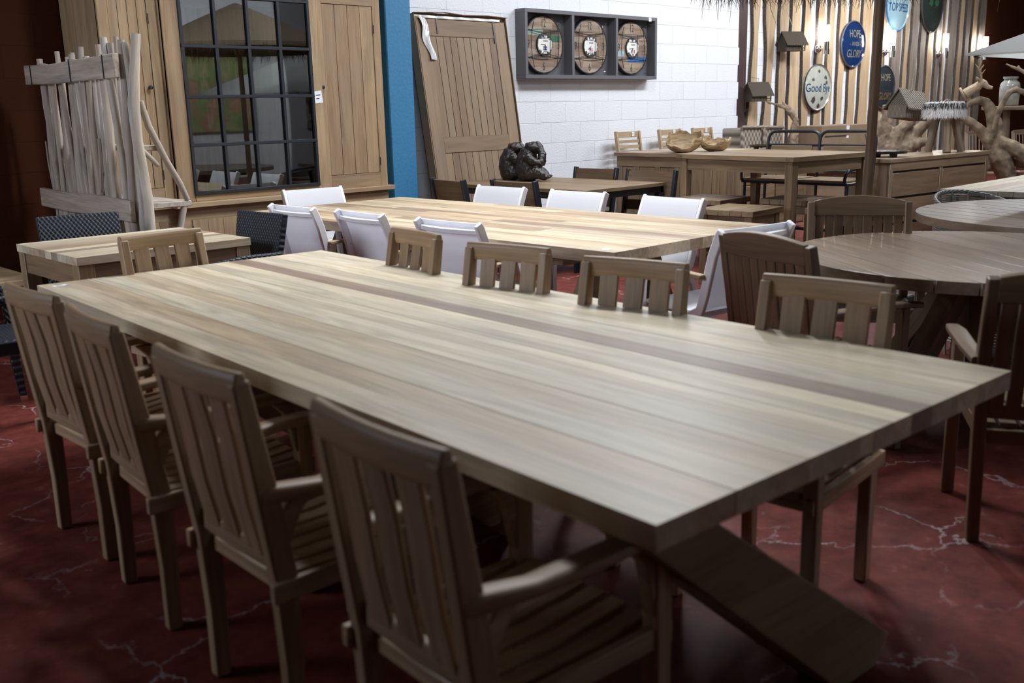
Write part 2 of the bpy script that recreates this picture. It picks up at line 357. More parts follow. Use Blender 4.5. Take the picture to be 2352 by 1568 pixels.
# ------------------------------------------------------------------ plank tops
def planks(mb, x0,x1,y0,y1,z0,z1, widths, along='y', gap=.0012, tints=None, seams=()):
    tot=sum(widths); p=0; W=(x1-x0) if along=='y' else (y1-y0)
    for i,wd in enumerate(widths):
        a=p/tot*W; p+=wd; b=p/tot*W; t=tints[i] if tints else None
        g=gap if i not in seams else .004
        if along=='y': mb.box(x0+a+g,x0+b-gap,y0,y1,z0,z1,axis=1,tint=t)
        else: mb.box(x0,x1,y0+a+g,y0+b-gap,z0,z1,axis=0,tint=t)
    mb_under=.006
    if along=='y': mb.box(x0+.01,x1-.01,y0+.004,y1-.004,z0,z1-mb_under,tint=0)
    return mb

# main dining table: corners from survey, long axis turned 3.7 degrees
t = thing('dining_table','long pale teak plank dining table in the foreground, armchairs pushed in along both sides','table',(2.154,2.812,0),radians(-3.1))
L2=1.852; W2=.742
wl=[.12,.115,.13,.12,.135,.075,.06,.09,.085,.10,.13,.12,.10,.10]
tn=[.5,.3,.62,.42,.7,.5,.85,.6,.92,.0,.62,1.0,.78,.68]
def stave_top():
    mb=MB(); p=0; tot=sum(wl)
    for i,wd in enumerate(wl):
        a=-W2+p/tot*2*W2; p+=wd; b=-W2+p/tot*2*W2
        mb.box(a+(.0035 if i in (2,4,7,9,11) else 0), b, -L2, L2, .716, .77, axis=1, tint=tn[i])
    mb.box(-W2+.01,W2-.01,-L2+.01,L2-.01,.718,.764,tint=.1,axis=1)
    return mb
obj('tabletop', stave_top(), W_TOP, t)
for k,y in enumerate((-1.68,-.25,1.15)):
    # big diagonal brace: square timber whose foot is cut to stand flat
    def beam(x0,x1,z0,z1,wd,yy,th):
        d=Vector((x1-x0,0,z1-z0)).normalized(); n=Vector((-d.z,0,d.x))*wd/2
        poly=[(x0-.10,.716),(x0+.10,.716),(x1+.13,.075),(x1+.06,0),(x1-.115,0)]
        M=Matrix(((1,0,0,0),(0,0,1,0),(0,1,0,0),(0,0,0,1)))
        return MB().prism(poly, yy-th/2, yy+th/2, M, swap=False)
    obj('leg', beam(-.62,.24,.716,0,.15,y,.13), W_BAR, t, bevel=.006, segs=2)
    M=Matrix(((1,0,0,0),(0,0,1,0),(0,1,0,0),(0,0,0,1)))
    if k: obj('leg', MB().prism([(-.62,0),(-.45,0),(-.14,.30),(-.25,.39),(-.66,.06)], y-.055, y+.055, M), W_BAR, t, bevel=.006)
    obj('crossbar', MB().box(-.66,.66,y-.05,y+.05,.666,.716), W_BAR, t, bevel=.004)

# ------------------------------------------------------------------ teak armchairs
def armchair():
    t=thing('armchair','','armchair')
    H=.95; hw=.20
    for s in (-1,1):
        obj('leg', MB().sweep([(0,s*hw,0),(.004,s*hw,.2),(0,s*hw,.43),(-.03,s*hw,.64),(-.075,s*hw,.93)],[(.042,.042),(.042,.048),(.042,.062),(.042,.058),(.040,.044)],(1,0,0)), W_CHAIR, t, bevel=.006, segs=2)
        obj('leg', MB().sweep([(.455,s*(hw+.02),0),(.455,s*(hw+.02),.3),(.455,s*(hw+.02),.63)],[(.042,.04),(.045,.045),(.045,.05)],(1,0,0)), W_CHAIR, t, bevel=.006, segs=2)
        a=MB().sweep([(-.045,s*(hw-.002),.648),(.0,s*(hw+.01),.65),(.10,s*(hw+.028),.648),(.25,s*(hw+.036),.655),(.40,s*(hw+.034),.655),(.51,s*(hw+.028),.64)],
                 [(.05,.045),(.056,.044),(.058,.032),(.064,.030),(.066,.030),(.05,.028)],(0,0,1),round_=.55)
        a.prism([(.0,.60),(.03,.63),(.10,.637),(.06,.60),(.035,.56),(.02,.52),(.0,.50)], s*hw-.018, s*hw+.018, Matrix(((1,0,0,0),(0,0,1,0),(0,1,0,0),(0,0,0,1))))
        a.prism([(.43,.63),(.36,.635),(.40,.59),(.415,.53),(.43,.46)], s*(hw+.02)-.018, s*(hw+.02)+.018, Matrix(((1,0,0,0),(0,0,1,0),(0,1,0,0),(0,0,0,1))))
        obj('armrest', a, W_CHAIR, t, bevel=.003)
    b=MB()
    ys=[-1,-.6,-.2,.2,.6,1]
    cx=lambda y:-.075-.018*(1-(y/hw)**2)
    b.sweep([(cx(y*hw)+.0,y*(hw+.018),.915) for y in [i/6*2-1 for i in range(7)]], (.032,.078),(0,0,1),round_=.6)
    for k in (-1,0,1):
        y=k*.108
        b.sweep([(-.003-.012,y,.475),(-.045,y,.62),(-.062,y,.76),(cx(y)+.004,y,.89)],(.080,.014),(1,0,0))
    b.sweep([(-.008,-hw,.475),(-.014,0,.475),(-.008,hw,.475)],(.022,.055),(0,0,1))
    obj('backrest', b, W_CHAIR, t, bevel=.004, segs=2)
    s_=MB()
    for s in (-1,1): s_.box(-.045,.49,s*(hw+.005)-.012+s*.018,s*(hw+.005)+.012+s*.018,.385,.435)
    s_.box(.425,.45,-hw,hw,.38,.425).box(.0,.025,-hw,hw,.38,.42)
    for k in range(6):
        y=-hw+.035+k*(2*hw-.07)/5
        s_.sweep([(.02,y,.425),(.13,y,.418),(.28,y,.416),(.40,y,.425),(.47,y,.432)],(.047,.016),(0,0,1))
    obj('seat', s_, W_CHAIR, t, bevel=.003)
    return t
ac=armchair()
GL='teak armchairs on the left side of the long table'; GR='teak armchairs on the right side of the long table'
used=False
for (x,y,rz,lab,g) in (
  (1.08,1.405,radians(-3.7),'nearest teak armchair, its slatted back to us, beside the front corner of the long table',GL),
  (1.09,2.13,radians(-1.4),'second teak armchair from the front in the left row of the long table',GL),
  (1.135,2.865,radians(-5),'third teak armchair from the front in the left row, ahead of the last one',GL),
  (1.175,3.485,radians(1.5),'last teak armchair of the left row, at the left frame edge',GL),
  (2.795,1.52,radians(180+5),'nearest teak armchair across the long table, in front of the dark round table',GR),
  (2.755,2.265,radians(180+10),'teak armchair across the long table, whose slats the white end chair shows through',GR),
  (2.755,2.945,radians(180+7.5),'second farthest teak armchair across the long table, before the near white chairs',GR),
  (2.84,3.69,radians(180-8),'farthest teak armchair across the long table, standing against the third white chair',GR),
  (2.13,4.63,radians(-90+3.7),'teak armchair at the far end of the long table, before the small square table',None)):
    place(ac, used, (x,y,0), rz, lab, g); used=True

# ------------------------------------------------------------------ second long table
t=thing('dining_table','large honey-coloured plank table in the middle with white garden chairs around it','table',(4.655,5.14,0),0)
mb=MB(); rnd.seed(3)
wl2=[rnd.uniform(.07,.13) for _ in range(15)]; tot=sum(wl2); p=0
for wd in wl2:
    a=-.77+p/tot*1.54; p+=wd; b=-.77+p/tot*1.54
    y=-1.88
    while y<1.88:
        ln=rnd.uniform(.9,2.2); y2=min(1.88,y+ln)
        if 1.88-y2<.3: y2=1.88
        mb.box(a,b,y,y2,.705,.77,axis=1); y=y2
obj('tabletop', mb, W_TOP2, t)
for s in (-1,1):
    obj('crossbar', MB().box(-.6,.6,s*1.3-.06,s*1.3+.06,.63,.705), W_BAR, t, bevel=.004)
    M=Matrix(((1,0,0,0),(0,0,1,0),(0,1,0,0),(0,0,0,1)))
    for q in (-1,1):
        obj('leg', MB().prism([(q*.12,.63),(q*.30,.63),(q*.62,0),(q*.44,0)], s*1.3-.05, s*1.3+.05, M), W_BAR, t, bevel=.005)

def white_chair():
    t=thing('garden_chair','','chair')
    prof=[(0.015,.44),(-.01,.52),(-.035,.62),(-.065,.74),(-.11,.85),(-.125,.875)]
    for s in (-1,1):
        obj('frame_post', MB().sweep([(x-.005,s*.275,z) for x,z in [(.09,.40)]+prof],[(.028,.055)]*6+[(.028,.05)],(1,0,0)), M_WHITE, t, bevel=.006, segs=2)
        obj('leg', MB().sweep([(-.10,s*.275,0),(-.02,s*.275,.30),(.05,s*.275,.42)],[(.03,.035),(.03,.045),(.03,.05)],(1,0,0)), M_WHITE, t, bevel=.004)
        obj('leg', MB().sweep([(.47,s*.275,0),(.46,s*.275,.35),(.44,s*.275,.64)],[(.03,.04)]*3,(1,0,0)), M_WHITE, t, bevel=.004)
        obj('armrest', MB().sweep([(-.03,s*.305,.63),(.2,s*.31,.645),(.50,s*.305,.645)],[(.05,.022)]*3,(0,0,1)), W_BLOND, t, bevel=.004)
        for z,x in ((.83,-.085),(.64,-.03)):
            obj('bolt', MB().lathe([(0,0),(.008,0),(.008,.006),(0,.008)],10,Matrix.Translation((x-.008,s*.2605,z))@Matrix.Rotation(-s*pi/2,4,'X')), M_CHROME, t)
    def back(u,v):
        i=u*(len(prof)-1); k=min(int(i),len(prof)-2); f=i-k
        x=prof[k][0]*(1-f)+prof[k+1][0]*f; z=prof[k][1]*(1-f)+prof[k+1][1]*f
        y=(v*2-1)*.262; return ((x+.022-.018*(1-(v*2-1)**2)*(1-u*.6),y,z),(y,z,0))
    obj('sling_back', MB().grid(back,12,10,.006), M_SLING, t, smooth=60)
    def seat(u,v):
        x=.03+.43*u; y=(v*2-1)*.262; return ((x,y,.435-.02*sin(pi*u)),(x,y,0))
    obj('sling_seat', MB().grid(seat,8,6,.008), M_SLING, t, smooth=60)
    obj('crossbar', MB().sweep([(-.098-.045*(1-(k/4-1)**2),(k/4-1)*.265,.825) for k in range(9)],(.03,.03),(0,0,1)), M_WHITE, t, bevel=.004)
    each('crossbar', [(.43,.46,-.265,.265,.40,.43),(.04,.07,-.265,.265,.39,.42)], M_WHITE, t)
    return t
wc=white_chair(); GW='white garden chairs around the honey-coloured table'
place_all(wc,[
 ((3.84,6.08,0),0,'white sling garden chair nearest the woven black chair, leftmost of the near row'),
 ((3.86,5.29,0),radians(-4),'middle white garden chair of the near row, its back to us'),
 ((3.85,4.40,0),radians(0),'white garden chair of the near row half hidden behind the farthest teak armchair'),
 ((5.63,6.06,0),radians(180),'white garden chair on the far side in front of the two black-posted chairs'),
 ((5.60,5.16,0),radians(180),'middle white garden chair on the far side of the honey-coloured table'),
 ((5.55,4.22,0),radians(180-6),'white garden chair on the far side in front of the wooden stools'),
 ((4.74,7.29,0),radians(-90-5),'white garden chair at the far end of the table in front of the glazed cabinet'),
 ((4.53,2.93,0),radians(90-8),'white garden chair turned away at the near end, behind a dark high-backed chair')],GW)

# ------------------------------------------------------------------ small square table and woven chairs
t=thing('square_table','small pale square table with thick legs beside the driftwood screen','table',(2.515,5.96,0),0)
mb=MB(); rnd.seed(11); n=10
for i in range(n): mb.box(-.53,.53,-.48+i*.096,-.48+(i+1)*.096-.0006,.725,.77,axis=0)
obj('tabletop', mb, W_TOP, t)
for x in (-1,1):
    for y in (-1,1): obj('leg', MB().box(x*.525-(.09 if x>0 else 0),x*.525+(.09 if x<0 else 0),y*.475-(.09 if y>0 else 0),y*.475+(.09 if y<0 else 0),0,.725), W_BAR, t, bevel=.004)
each('apron', [(-.44,.44,-.465,-.44,.60,.725),(-.44,.44,.44,.465,.60,.725),(-.515,-.49,-.39,.39,.60,.725),(.49,.515,-.39,.39,.60,.725)], W_BAR, t)

def woven_chair():
    t=thing('woven_chair','','chair')
    def bk(u,v):
        z=.42+.48*u; x=-.03-.10*u; y=(v*2-1)*(.235+.02*u); return ((x,y,z),(z,y,0))
    obj('backrest', MB().grid(bk,10,8,.045,tint=.3), M_WOVEN, t, smooth=50, bevel=.008, segs=2)
    obj('seat', MB().box(-.03,.45,-.24,.24,.36,.44), M_WOVEN, t, bevel=.015, segs=2)
    for s in (-1,1):
        for x0,x1 in ((-.09,-.03),(.44,.42)):
            l=obj('leg', MB().sweep([(x0,s*.22,.03),((x0+x1)/2,s*.23,.2),(x1,s*.225,.40)],[(.035,.035),(.045,.045),(.055,.055)],(1,0,0)), M_WOVEN, t, bevel=.006)
            obj('foot_cap', MB().sweep([(x0-.002,s*.22,0),(x0,s*.22,.035)],(.036,.036),(1,0,0)), M_CHROME, l)
        obj('armrest', MB().sweep([(-.07,s*.27,.645),(.2,s*.275,.655),(.40,s*.27,.64),(.43,s*.26,.56),(.43,s*.245,.40)],[(.05,.035)]*3+[(.05,.04)]*2,(0,0,1) if 0 else (0,1,0)), M_WOVEN, t, bevel=.008)
    return t
wv=woven_chair()
place_all(wv,[
 ((2.42,6.50,0),radians(-90-10),'blue-black woven chair behind the small square table, in front of the driftwood screen'),
 ((3.12,5.66,0),radians(180+4),'black woven chair at the right end of the small square table'),
 ((1.20,5.45,0),radians(-6),'black woven armchair at the left edge behind the teak armchairs')],'black woven chairs at the small square table')

t=thing('low_platform','low wooden bench platform by the terracotta wall at the left edge','bench',(1.55,8.0,0),0)
mb=MB()
for i in range(9): mb.box(-1.0,.86,-.6+i*.135+.0006,-.6+(i+1)*.135-.0006,.36,.40,axis=0)
obj('top', mb, W_PINE, t, bevel=.002)
for x in (-.9,.72):
    for y in (-.52,.5): obj('leg', MB().box(x,x+.1,y,y+.1,0,.36), W_PINE, t)
XZ=Matrix(((1,0,0,0),(0,0,1,0),(0,1,0,0),(0,0,0,1)))   # prism drawn in x,z and pushed along y
def text_mesh(name, body, size, mat, parent, M, align='CENTER', extr=.001, wide=1.0, fn=None):
    cu=bpy.data.curves.new(name,'FONT'); cu.body=body; cu.size=size; cu.extrude=extr; cu.align_x=align; cu.align_y='CENTER'; cu.resolution_u=3
    o=bpy.data.objects.new(name,cu); C.objects.link(o); bpy.context.view_layer.update()
    me=bpy.data.meshes.new_from_object(o.evaluated_get(bpy.context.evaluated_depsgraph_get())); bpy.data.objects.remove(o)
    S=Matrix.Diagonal((wide,1,1,1))
    me.transform(M@S)
    if fn:
        for v in me.vertices: v.co=fn(v.co)
    me.name=name; me.materials.clear(); me.materials.append(mat)
    r=bpy.data.objects.new(name,me); C.objects.link(r); r.parent=parent; return r
FACE=Matrix(((1,0,0,0),(0,0,-1,0),(0,1,0,0),(0,0,0,1)))   # text plane facing -Y

# ------------------------------------------------------------------ black legged table and its chairs
t=thing('dining_table','teak table on a black metal frame against the white wall, bear carving on it','table',(7.355,6.99,0),0)
mb=MB(); rnd.seed(21)
mb.box(-.605,-.50,-.98,.98,.735,.77,axis=1).box(.50,.605,-.98,.98,.735,.77,axis=1)
for i in range(9):
    a=-.50+i*1.0/9; mb.box(a+.0006,a+1.0/9-.0006,-.88,.88,.735,.77,axis=1)
mb.box(-.5,.5,-.98,-.881,.735,.77,axis=0).box(-.5,.5,.881,.98,.735,.77,axis=0)
obj('tabletop', mb, W_BAR, t, bevel=.002)
obj('metal_frame', MB().box(-.59,-.54,-.965,.965,.675,.735).box(.54,.59,-.965,.965,.675,.735).box(-.59,.59,-.965,-.915,.675,.735).box(-.59,.59,.915,.965,.675,.735), M_BLACK, t, bevel=.002)
for x in (-.565,.565):
    for y in (-.93,.93): obj('leg', MB().box(x-.035,x+.035,y-.035,y+.035,0,.675), M_BLACK, t, bevel=.002)
def plank_chair():
    t=thing('plank_back_chair','','chair')
    for s in (-1,1):
        obj('leg', MB().sweep([(0,s*.285,0),(.01,s*.285,.42),(-.08,s*.285,.885)],[(.03,.055)]*3,(1,0,0)), M_BLACK, t, bevel=.002)
        obj('leg', MB().sweep([(.44,s*.285,0),(.44,s*.285,.43)],[(.03,.05)]*2,(1,0,0)), M_BLACK, t, bevel=.002)
    def bk(u,v):
        z=.63+.24*u; y=(v*2-1)*.27; x=-.028-.043*u-.025*(1-(v*2-1)**2); return ((x,y,z),(y,z,0))
    obj('backrest', MB().grid(bk,3,8,.022,tint=.3), W_RED, t, smooth=40)
    obj('backrest', MB().grid(lambda u,v:((-.012-.02*u-.02*(1-(v*2-1)**2),(v*2-1)*.27,.48+.10*u),((v*2-1)*.27,u*.1,1)),2,8,.02,tint=.5), W_RED, t, smooth=40)
    mb=MB()
    for k in range(5): mb.box(.0,.45,-.27+k*.108+.003,-.27+(k+1)*.108-.003,.42,.445,axis=0)
    obj('seat', mb, W_RED, t, bevel=.002)
    obj('seat_frame', MB().box(.0,.46,-.285,-.255,.385,.42).box(.0,.46,.255,.285,.385,.42), M_BLACK, t)
    return t
pc=plank_chair()
place_all(pc,[
 ((6.17,7.15,0),radians(-10),'plank-back chair with black posts nearest the blue pillar, in front of the leaning door'),
 ((6.33,6.43,0),radians(-2),'plank-back chair with black posts in front of the dark bear carving'),
 ((7.99,7.02,0),radians(180),'plank-back chair with black posts and a white price tag on its back'),
 ((7.93,6.22,0),radians(180+4),'plank-back chair with black posts beside the sideboard, without a tag')],'plank-back chairs around the black legged table')

# ------------------------------------------------------------------ carved bears
def bear(name, label, loc, rz, sc, mat):
    t=thing(name,label,'sculpture',loc,rz); t.scale=(sc,)*3
    mb=MB()
    def blob(pts,rs,n=14): mb.tube(pts,rs,n)
    blob([(0,0,.0),(-.01,0,.06),(-.03,0,.16),(-.03,0,.26),(-.01,0,.34),(.02,0,.38)],[.12,.145,.15,.13,.10,.05])      # torso
    blob([(.0,0,.33),(.03,0,.38),(.065,0,.41),(.06,0,.455)],[.07,.10,.095,.035])                               # head
    blob([(.06,0,.39),(.11,0,.375)],[.05,.035])
    for s in (-1,1):
        blob([(.02,s*.05,.435),(.02,s*.058,.45)],[.02,.012])                        # ears
        blob([(-.02,s*.12,.30),(.05,s*.13,.23),(.14,s*.10,.20),(.155,s*.06,.30),(.12,s*.035,.40),(.09,s*.03,.45)],[.06,.055,.048,.042,.036,.022]) # arms up to face
        blob([(-.02,s*.10,.07),(.10,s*.13,.10),(.17,s*.10,.06),(.21,s*.09,.035),(.22,s*.09,.05)],[.085,.075,.055,.035,.03])  # legs and feet
        for q in range(4): blob([(.21,s*.09+(q-1.5)*.018,.045),(.245,s*.09+(q-1.5)*.02,.05),(.26,s*.09+(q-1.5)*.02,.035)],[.013,.012,.006],6)
    b=obj('body', mb, mat, t, remesh=.011, disp=.022, dscale=.035)
    for s in (-1,1): obj('eye', MB().lathe([(0,-.008),(.008,0),(0,.008)],8,Matrix.Translation((.125,s*.035,.41))), M_CHROME, t)
    return t
M_EBONY=plain('lacquered_black_wood',(.014,.009,.008),.18,spec=.7,bump=.9,bscale=55)
bear('carved_bear','glossy black carved bear covering its face, right one of the pair',(7.44,7.40,.775),radians(-55),.88,M_EBONY)
bear('carved_bear','glossy black carved bear figure, left one of the pair, half hidden behind the other',(7.46,7.68,.775),radians(-45),.86,M_EBONY)

# ------------------------------------------------------------------ leaning door in its carton
th=math.atan2(.41,2.55)
t=thing('leaning_door','tall plank door leaning on the white wall in an opened cardboard carton','door',(7.67,8.26,0),0)
R=Matrix.Rotation(-th,4,'X')
W=.69; Hh=2.585
def carton():
    mb=MB()
    mb.box(-W,-W+.008,0,.13,0,Hh,M=R).box(W-.008,W,0,.13,0,Hh,M=R).box(-W,W,.122,.13,0,Hh,M=R).box(-W,W,0,.13,0,.01,M=R)
    mb.box(-W,W,-.02,.06,Hh-.006,Hh,M=R)
    mb.sweep([R@Vector((-W,.0,Hh)),R@Vector((-W*.4,-.03,Hh+.01)),R@Vector((0,-.015,Hh-.004)),R@Vector((W*.5,-.03,Hh+.004)),R@Vector((W,.0,Hh))],(.05,.006))
    return mb
obj('carton', carton(), M_CARD, t)
mb=MB(); dz=Hh-.05; dw=W-.025; st=.165
mb.box(-dw,-dw+st,.012,.055,.02,dz,M=R,axis=2).box(dw-st,dw,.012,.055,.02,dz,M=R,axis=2)
mb.box(-dw+st,dw-st,.012,.055,dz-.19,dz,M=R,axis=0).box(-dw+st,dw-st,.012,.055,1.07,1.245,M=R,axis=0).box(-dw+st,dw-st,.012,.055,.02,.2,M=R,axis=0)
obj('door_frame', mb, W_DOOR, t, bevel=.003)
mb=MB(); n=10; pw=(2*dw-2*st)/n
for i in range(n):
    x=-dw+st+i*pw
    for z0,z1 in ((1.245,dz-.19),(.2,1.07)): mb.box(x+.003,x+pw-.003,.02,.045,z0,z1,M=R,axis=2)
mb.box(-dw+st,dw-st,.03,.05,.2,dz-.19,M=R,tint=0)
obj('plank_panel', mb, W_DOOR, t, bevel=.002)
obj('strap', MB().box(-dw+st-.03,-dw+st-.012,.003,.012,dz-.19,dz+.02,M=R@Matrix.Rotation(.06,4,'Y')).box(dw-st-.03,dw-st-.012,.003,.012,dz-.24,dz+.02,M=R), M_BLACK, t)
obj('wrap', MB().grid(lambda u,v:(R@Vector((-dw+.02+.09*v+.10*u+.02*sin(9*u),-.008-.012*sin(7*u+5*v),dz+.02-.47*u)),(u,v,0)),12,5,.002), M_PLAST, t, smooth=60)
obj('wrap', MB().grid(lambda u,v:(R@Vector((-dw+.1+1.15*u,-.004-.006*sin(30*u),dz+.0+.025*v)),(u,v,0)),24,2,.002), M_PLAST, t, smooth=60)

# ------------------------------------------------------------------ framed station clocks
CX0,CX1,CZ0,CZ1=8.64,11.19,1.87,2.68
t=thing('clock_frame','wide grey metal frame on the white wall holding three round wooden clocks','clock frame',((CX0+CX1)/2,8.8,(CZ0+CZ1)/2),0)
fw=(CX1-CX0)/2; fh=(CZ1-CZ0)/2; b_=.045; D=.17
mb=MB().box(-fw,fw,-D,0,fh-b_,fh).box(-fw,fw,-D,0,-fh,-fh+b_).box(-fw,-fw+b_,-D,0,-fh+b_,fh-b_).box(fw-b_,fw,-D,0,-fh+b_,fh-b_)
for s in (-1,1): mb.box(s*fw/3-b_*.5,s*fw/3+b_*.5,-D,0,-fh+b_,fh-b_)
obj('frame', mb, M_GREYM, t, bevel=.002)
obj('back_panel', MB().box(-fw+.01,fw-.01,-.03,-.002,-fh+.01,fh-.01), M_GREYM, t)
mb=MB()
for k in (-1,0,1):
    for x,z in ((-.36,.30),(.36,.30),(.30,.25),(-.36,-.30),(.34,-.31),(.29,-.25)):
        mb.lathe([(0,0),(.012,.0),(.012,.004),(.005,.012),(0,.013)],10,Matrix.Translation((k*2*fw/3+x,-.03,z))@Matrix.Rotation(pi/2,4,'X'))
obj('rivet', mb, M_CHROME, t)
o=tag_paper(.055,.05,t); o.matrix_local=Matrix.Translation((fw-.16,-D-.001,fh-.03))@FACE
def clockface_mat(seed, accents):
    m=wood('reclaimed_boards_%d'%seed,(.36,.29,.22),(.16,.12,.09),.7,.9,contrast=.9); return m
M_MINT=plain('mint_paint',(.28,.40,.32),.7,var=.2,bscale=20); M_GREENP=plain('green_paint',(.02,.13,.07),.7,var=.2,bscale=20)
M_SKYP=plain('sky_paint',(.35,.47,.55),.7,var=.2,bscale=20); M_BLUEP=plain('blue_paint',(.03,.15,.42),.7,var=.2,bscale=20)
M_ENAM=plain('white_enamel',(.78,.78,.74),.45); M_RED=plain('red_ink',(.45,.03,.04),.6); M_NAVY=plain('navy_ink',(.03,.05,.3),.6)
W_RECL=wood('reclaimed_boards',(.36,.29,.22),(.17,.13,.10),.7,.95)
def disc_cells(mb, R0, y0, y1, accents, seed):
    # rows of reclaimed board blocks cut to the circle
    r=random.Random(seed); rows=9; hh=2*R0/rows
    for i in range(rows):
        za=-R0+i*hh; zb=za+hh-.001; x=-R0; 
        while x<R0:
            wd=r.uniform(.16,.34); xa,xb=x,min(R0,x+wd-.001); x+=wd
            pts=[]
            N=5
            def clip(xx,zz):
                d=sqrt(xx*xx+zz*zz); return (xx,zz) if d<=R0 else (xx*R0/d,zz*R0/d)
            # polygon sampled on border, x clamped to the circle at each height
            left=[];right=[]
            for k in range(N):
                zz=za+(zb-za)*k/(N-1); lim=sqrt(max(0,R0*R0-zz*zz)); 
                left.append((max(xa,-lim) if xa<lim else lim,zz)); right.append((min(xb,lim) if xb>-lim else -lim,zz))
            if all(abs(a[0]-b[0])<.004 for a,b in zip(left,right)): continue
            if any(b[0]<a[0] for a,b in zip(left,right)): continue
            poly=left[::-1]+right if False else [(a[0],a[1]) for a in right]+[(a[0],a[1]) for a in left[::-1]]
            mi=0
            for (ax,az,mm) in accents:
                if xa<=ax<xb and za<=az<zb: mi=mm
            mb.prism(poly,y0,y1,XZ,mi=mi)
def digit(parent, s, x, z, h, M):
    text_mesh('numeral', s, h, M_INK, parent, Matrix.Translation((x,-.062,z))@FACE, wide=.62)
names=[('KENSINGTON','LONDON','uk'),('CHAMBERS','NEW YORK','us'),('LUXEMBOURG','PARIS','fr')]
acc=[[(-.2,.17,1),(.18,.08,2),(.26,.08,2)],[],[(-.22,-.09,3),(.07,-.17,4),(.2,-.17,4)]]
hands=[((-.075,.004),(.002,-.07)),((-.06,-.04),(-.04,-.03)),((-.075,-.012),(-.03,-.05))]
clabs=['left clock in the grey frame, with mint and green board patches and a British flag','middle clock in the grey frame, plain boards and an American flag','right clock in the grey frame, with blue board patches and a French flag']
for k in range(3):
    cx=(CX0+CX1)/2+(k-1)*2*fw/3-.03; R0=.335
    c=thing('wall_clock',clabs[k],'clock',(cx,8.77,(CZ0+CZ1)/2),0,'clocks in the grey frame')
    obj('rim', MB().lathe([(R0-.004,0),(R0+.01,0),(R0+.01,.064),(R0-.004,.064),(R0-.004,0)],48,Matrix.Rotation(pi/2,4,'X'),closed=True), M_BLACK, c)
    mb=MB(); disc_cells(mb,R0-.004,-.0605,-.03,acc[k],5+k)
    obj('face', mb, [W_RECL,M_MINT,M_GREENP,M_SKYP,M_BLUEP], c)
    for s,x,z in (('12',0,.25),('3',.265,0),('6',0,-.26),('9',-.265,0)): digit(c,s,x,z,.14,None)
    g=MB(); yy=-.085
    for z in (-.15,.17): g.tube([(-sqrt(R0**2-z*z)*.98,yy+.015,z),(0,yy-.01,z),(sqrt(R0**2-z*z)*.98,yy+.015,z)],.0045,6)
    for z in (-.15,.17): g.tube([(-sqrt(R0**2-z*z)*.9,yy+.02,z*1.05)]+[(x*.3,yy-.0,z*1.05-.045*(1-(x)**2)*(1 if z>0 else -1)*(1)) for x in (-.7,-.3,0,.3,.7)]+[(sqrt(R0**2-z*z)*.9,yy+.02,z*1.05)],.004,6)
    for q in (-1,1): g.tube([(q*(.19-.055*(1-(zz/.28)**2)*-1),yy-.005,zz) for zz in (-.27,-.15,0,.15,.27)],.0045,6)
    g.tube([(.085,yy-.012,-.15),(.085,yy-.012,.17)],.0045,6)
    obj('wire_grille', g, M_INK, c, smooth=60)
    m=MB(); r=random.Random(k); Mz=Matrix.Translation((0,-.06,0))@Matrix.Rotation(pi/2,4,'X')
    m.lathe([(0,0),(.135,0),(.135,.022),(0,.022)],36,Mz)
    dd=obj('dial_block', m, M_INK, c)
    poly=[]
    for i in range(60):
        a=2*pi*i/60; rr=.128-(.045*r.random() if abs(sin(a))>.55 else .012*r.random()); poly.append((rr*cos(a),rr*sin(a)))
    obj('dial', MB().prism(poly,-.084,-.082,XZ), M_ENAM, c)
    up,lo,fl=names[k]; ty=-.0845
    text_mesh('lettering', up, .032, M_INK, c, Matrix.Translation((.005,ty,.075))@FACE, wide=.62)
    text_mesh('lettering', 'STATION', .032, M_INK, c, Matrix.Translation((.005,ty,.042))@FACE, wide=.62)
    text_mesh('lettering', lo, .024, M_INK, c, Matrix.Translation((.005,ty,-.085))@FACE, wide=.7)
    f=MB(); x0,x1,z0,z1=-.03,.04,-.068,-.02
    if fl=='fr': f.box(x0,x0+.023,ty-.001,ty,z0,z1,mi=1).box(x0+.023,x0+.046,ty-.001,ty,z0,z1,mi=0).box(x0+.046,x1,ty-.001,ty,z0,z1,mi=2)
    elif fl=='us':
        for i in range(7): f.box(x0,x1,ty-.001,ty,z0+i*.0069,z0+(i+1)*.0069,mi=2 if i%2==0 else 0)
        f.box(x0,x0+.03,ty-.0014,ty-.001,z0+.0207,z1,mi=1)
    else:
        f.box(x0,x1,ty-.001,ty,z0,z1,mi=1).box(x0,x1,ty-.0012,ty-.001,-.05,-.038,mi=0).box(-.003,.013,ty-.0012,ty-.001,z0,z1,mi=0)
        f.box(x0,x1,ty-.0014,ty-.0012,-.047,-.041,mi=2).box(.001,.009,ty-.0014,ty-.0012,z0,z1,mi=2)
    obj('flag', f, [M_ENAM,M_NAVY,M_RED], c)
    (hx,hz),(mx_,mz)=hands[k]
    obj('hand', MB().bar((0,-.088,0),(hx,-.088,hz),.002,.010,(0,1,0)), M_INK, c); obj('hand', MB().bar((0,-.090,0),(mx_,-.090,mz),.002,.012,(0,1,0)), M_INK, c)

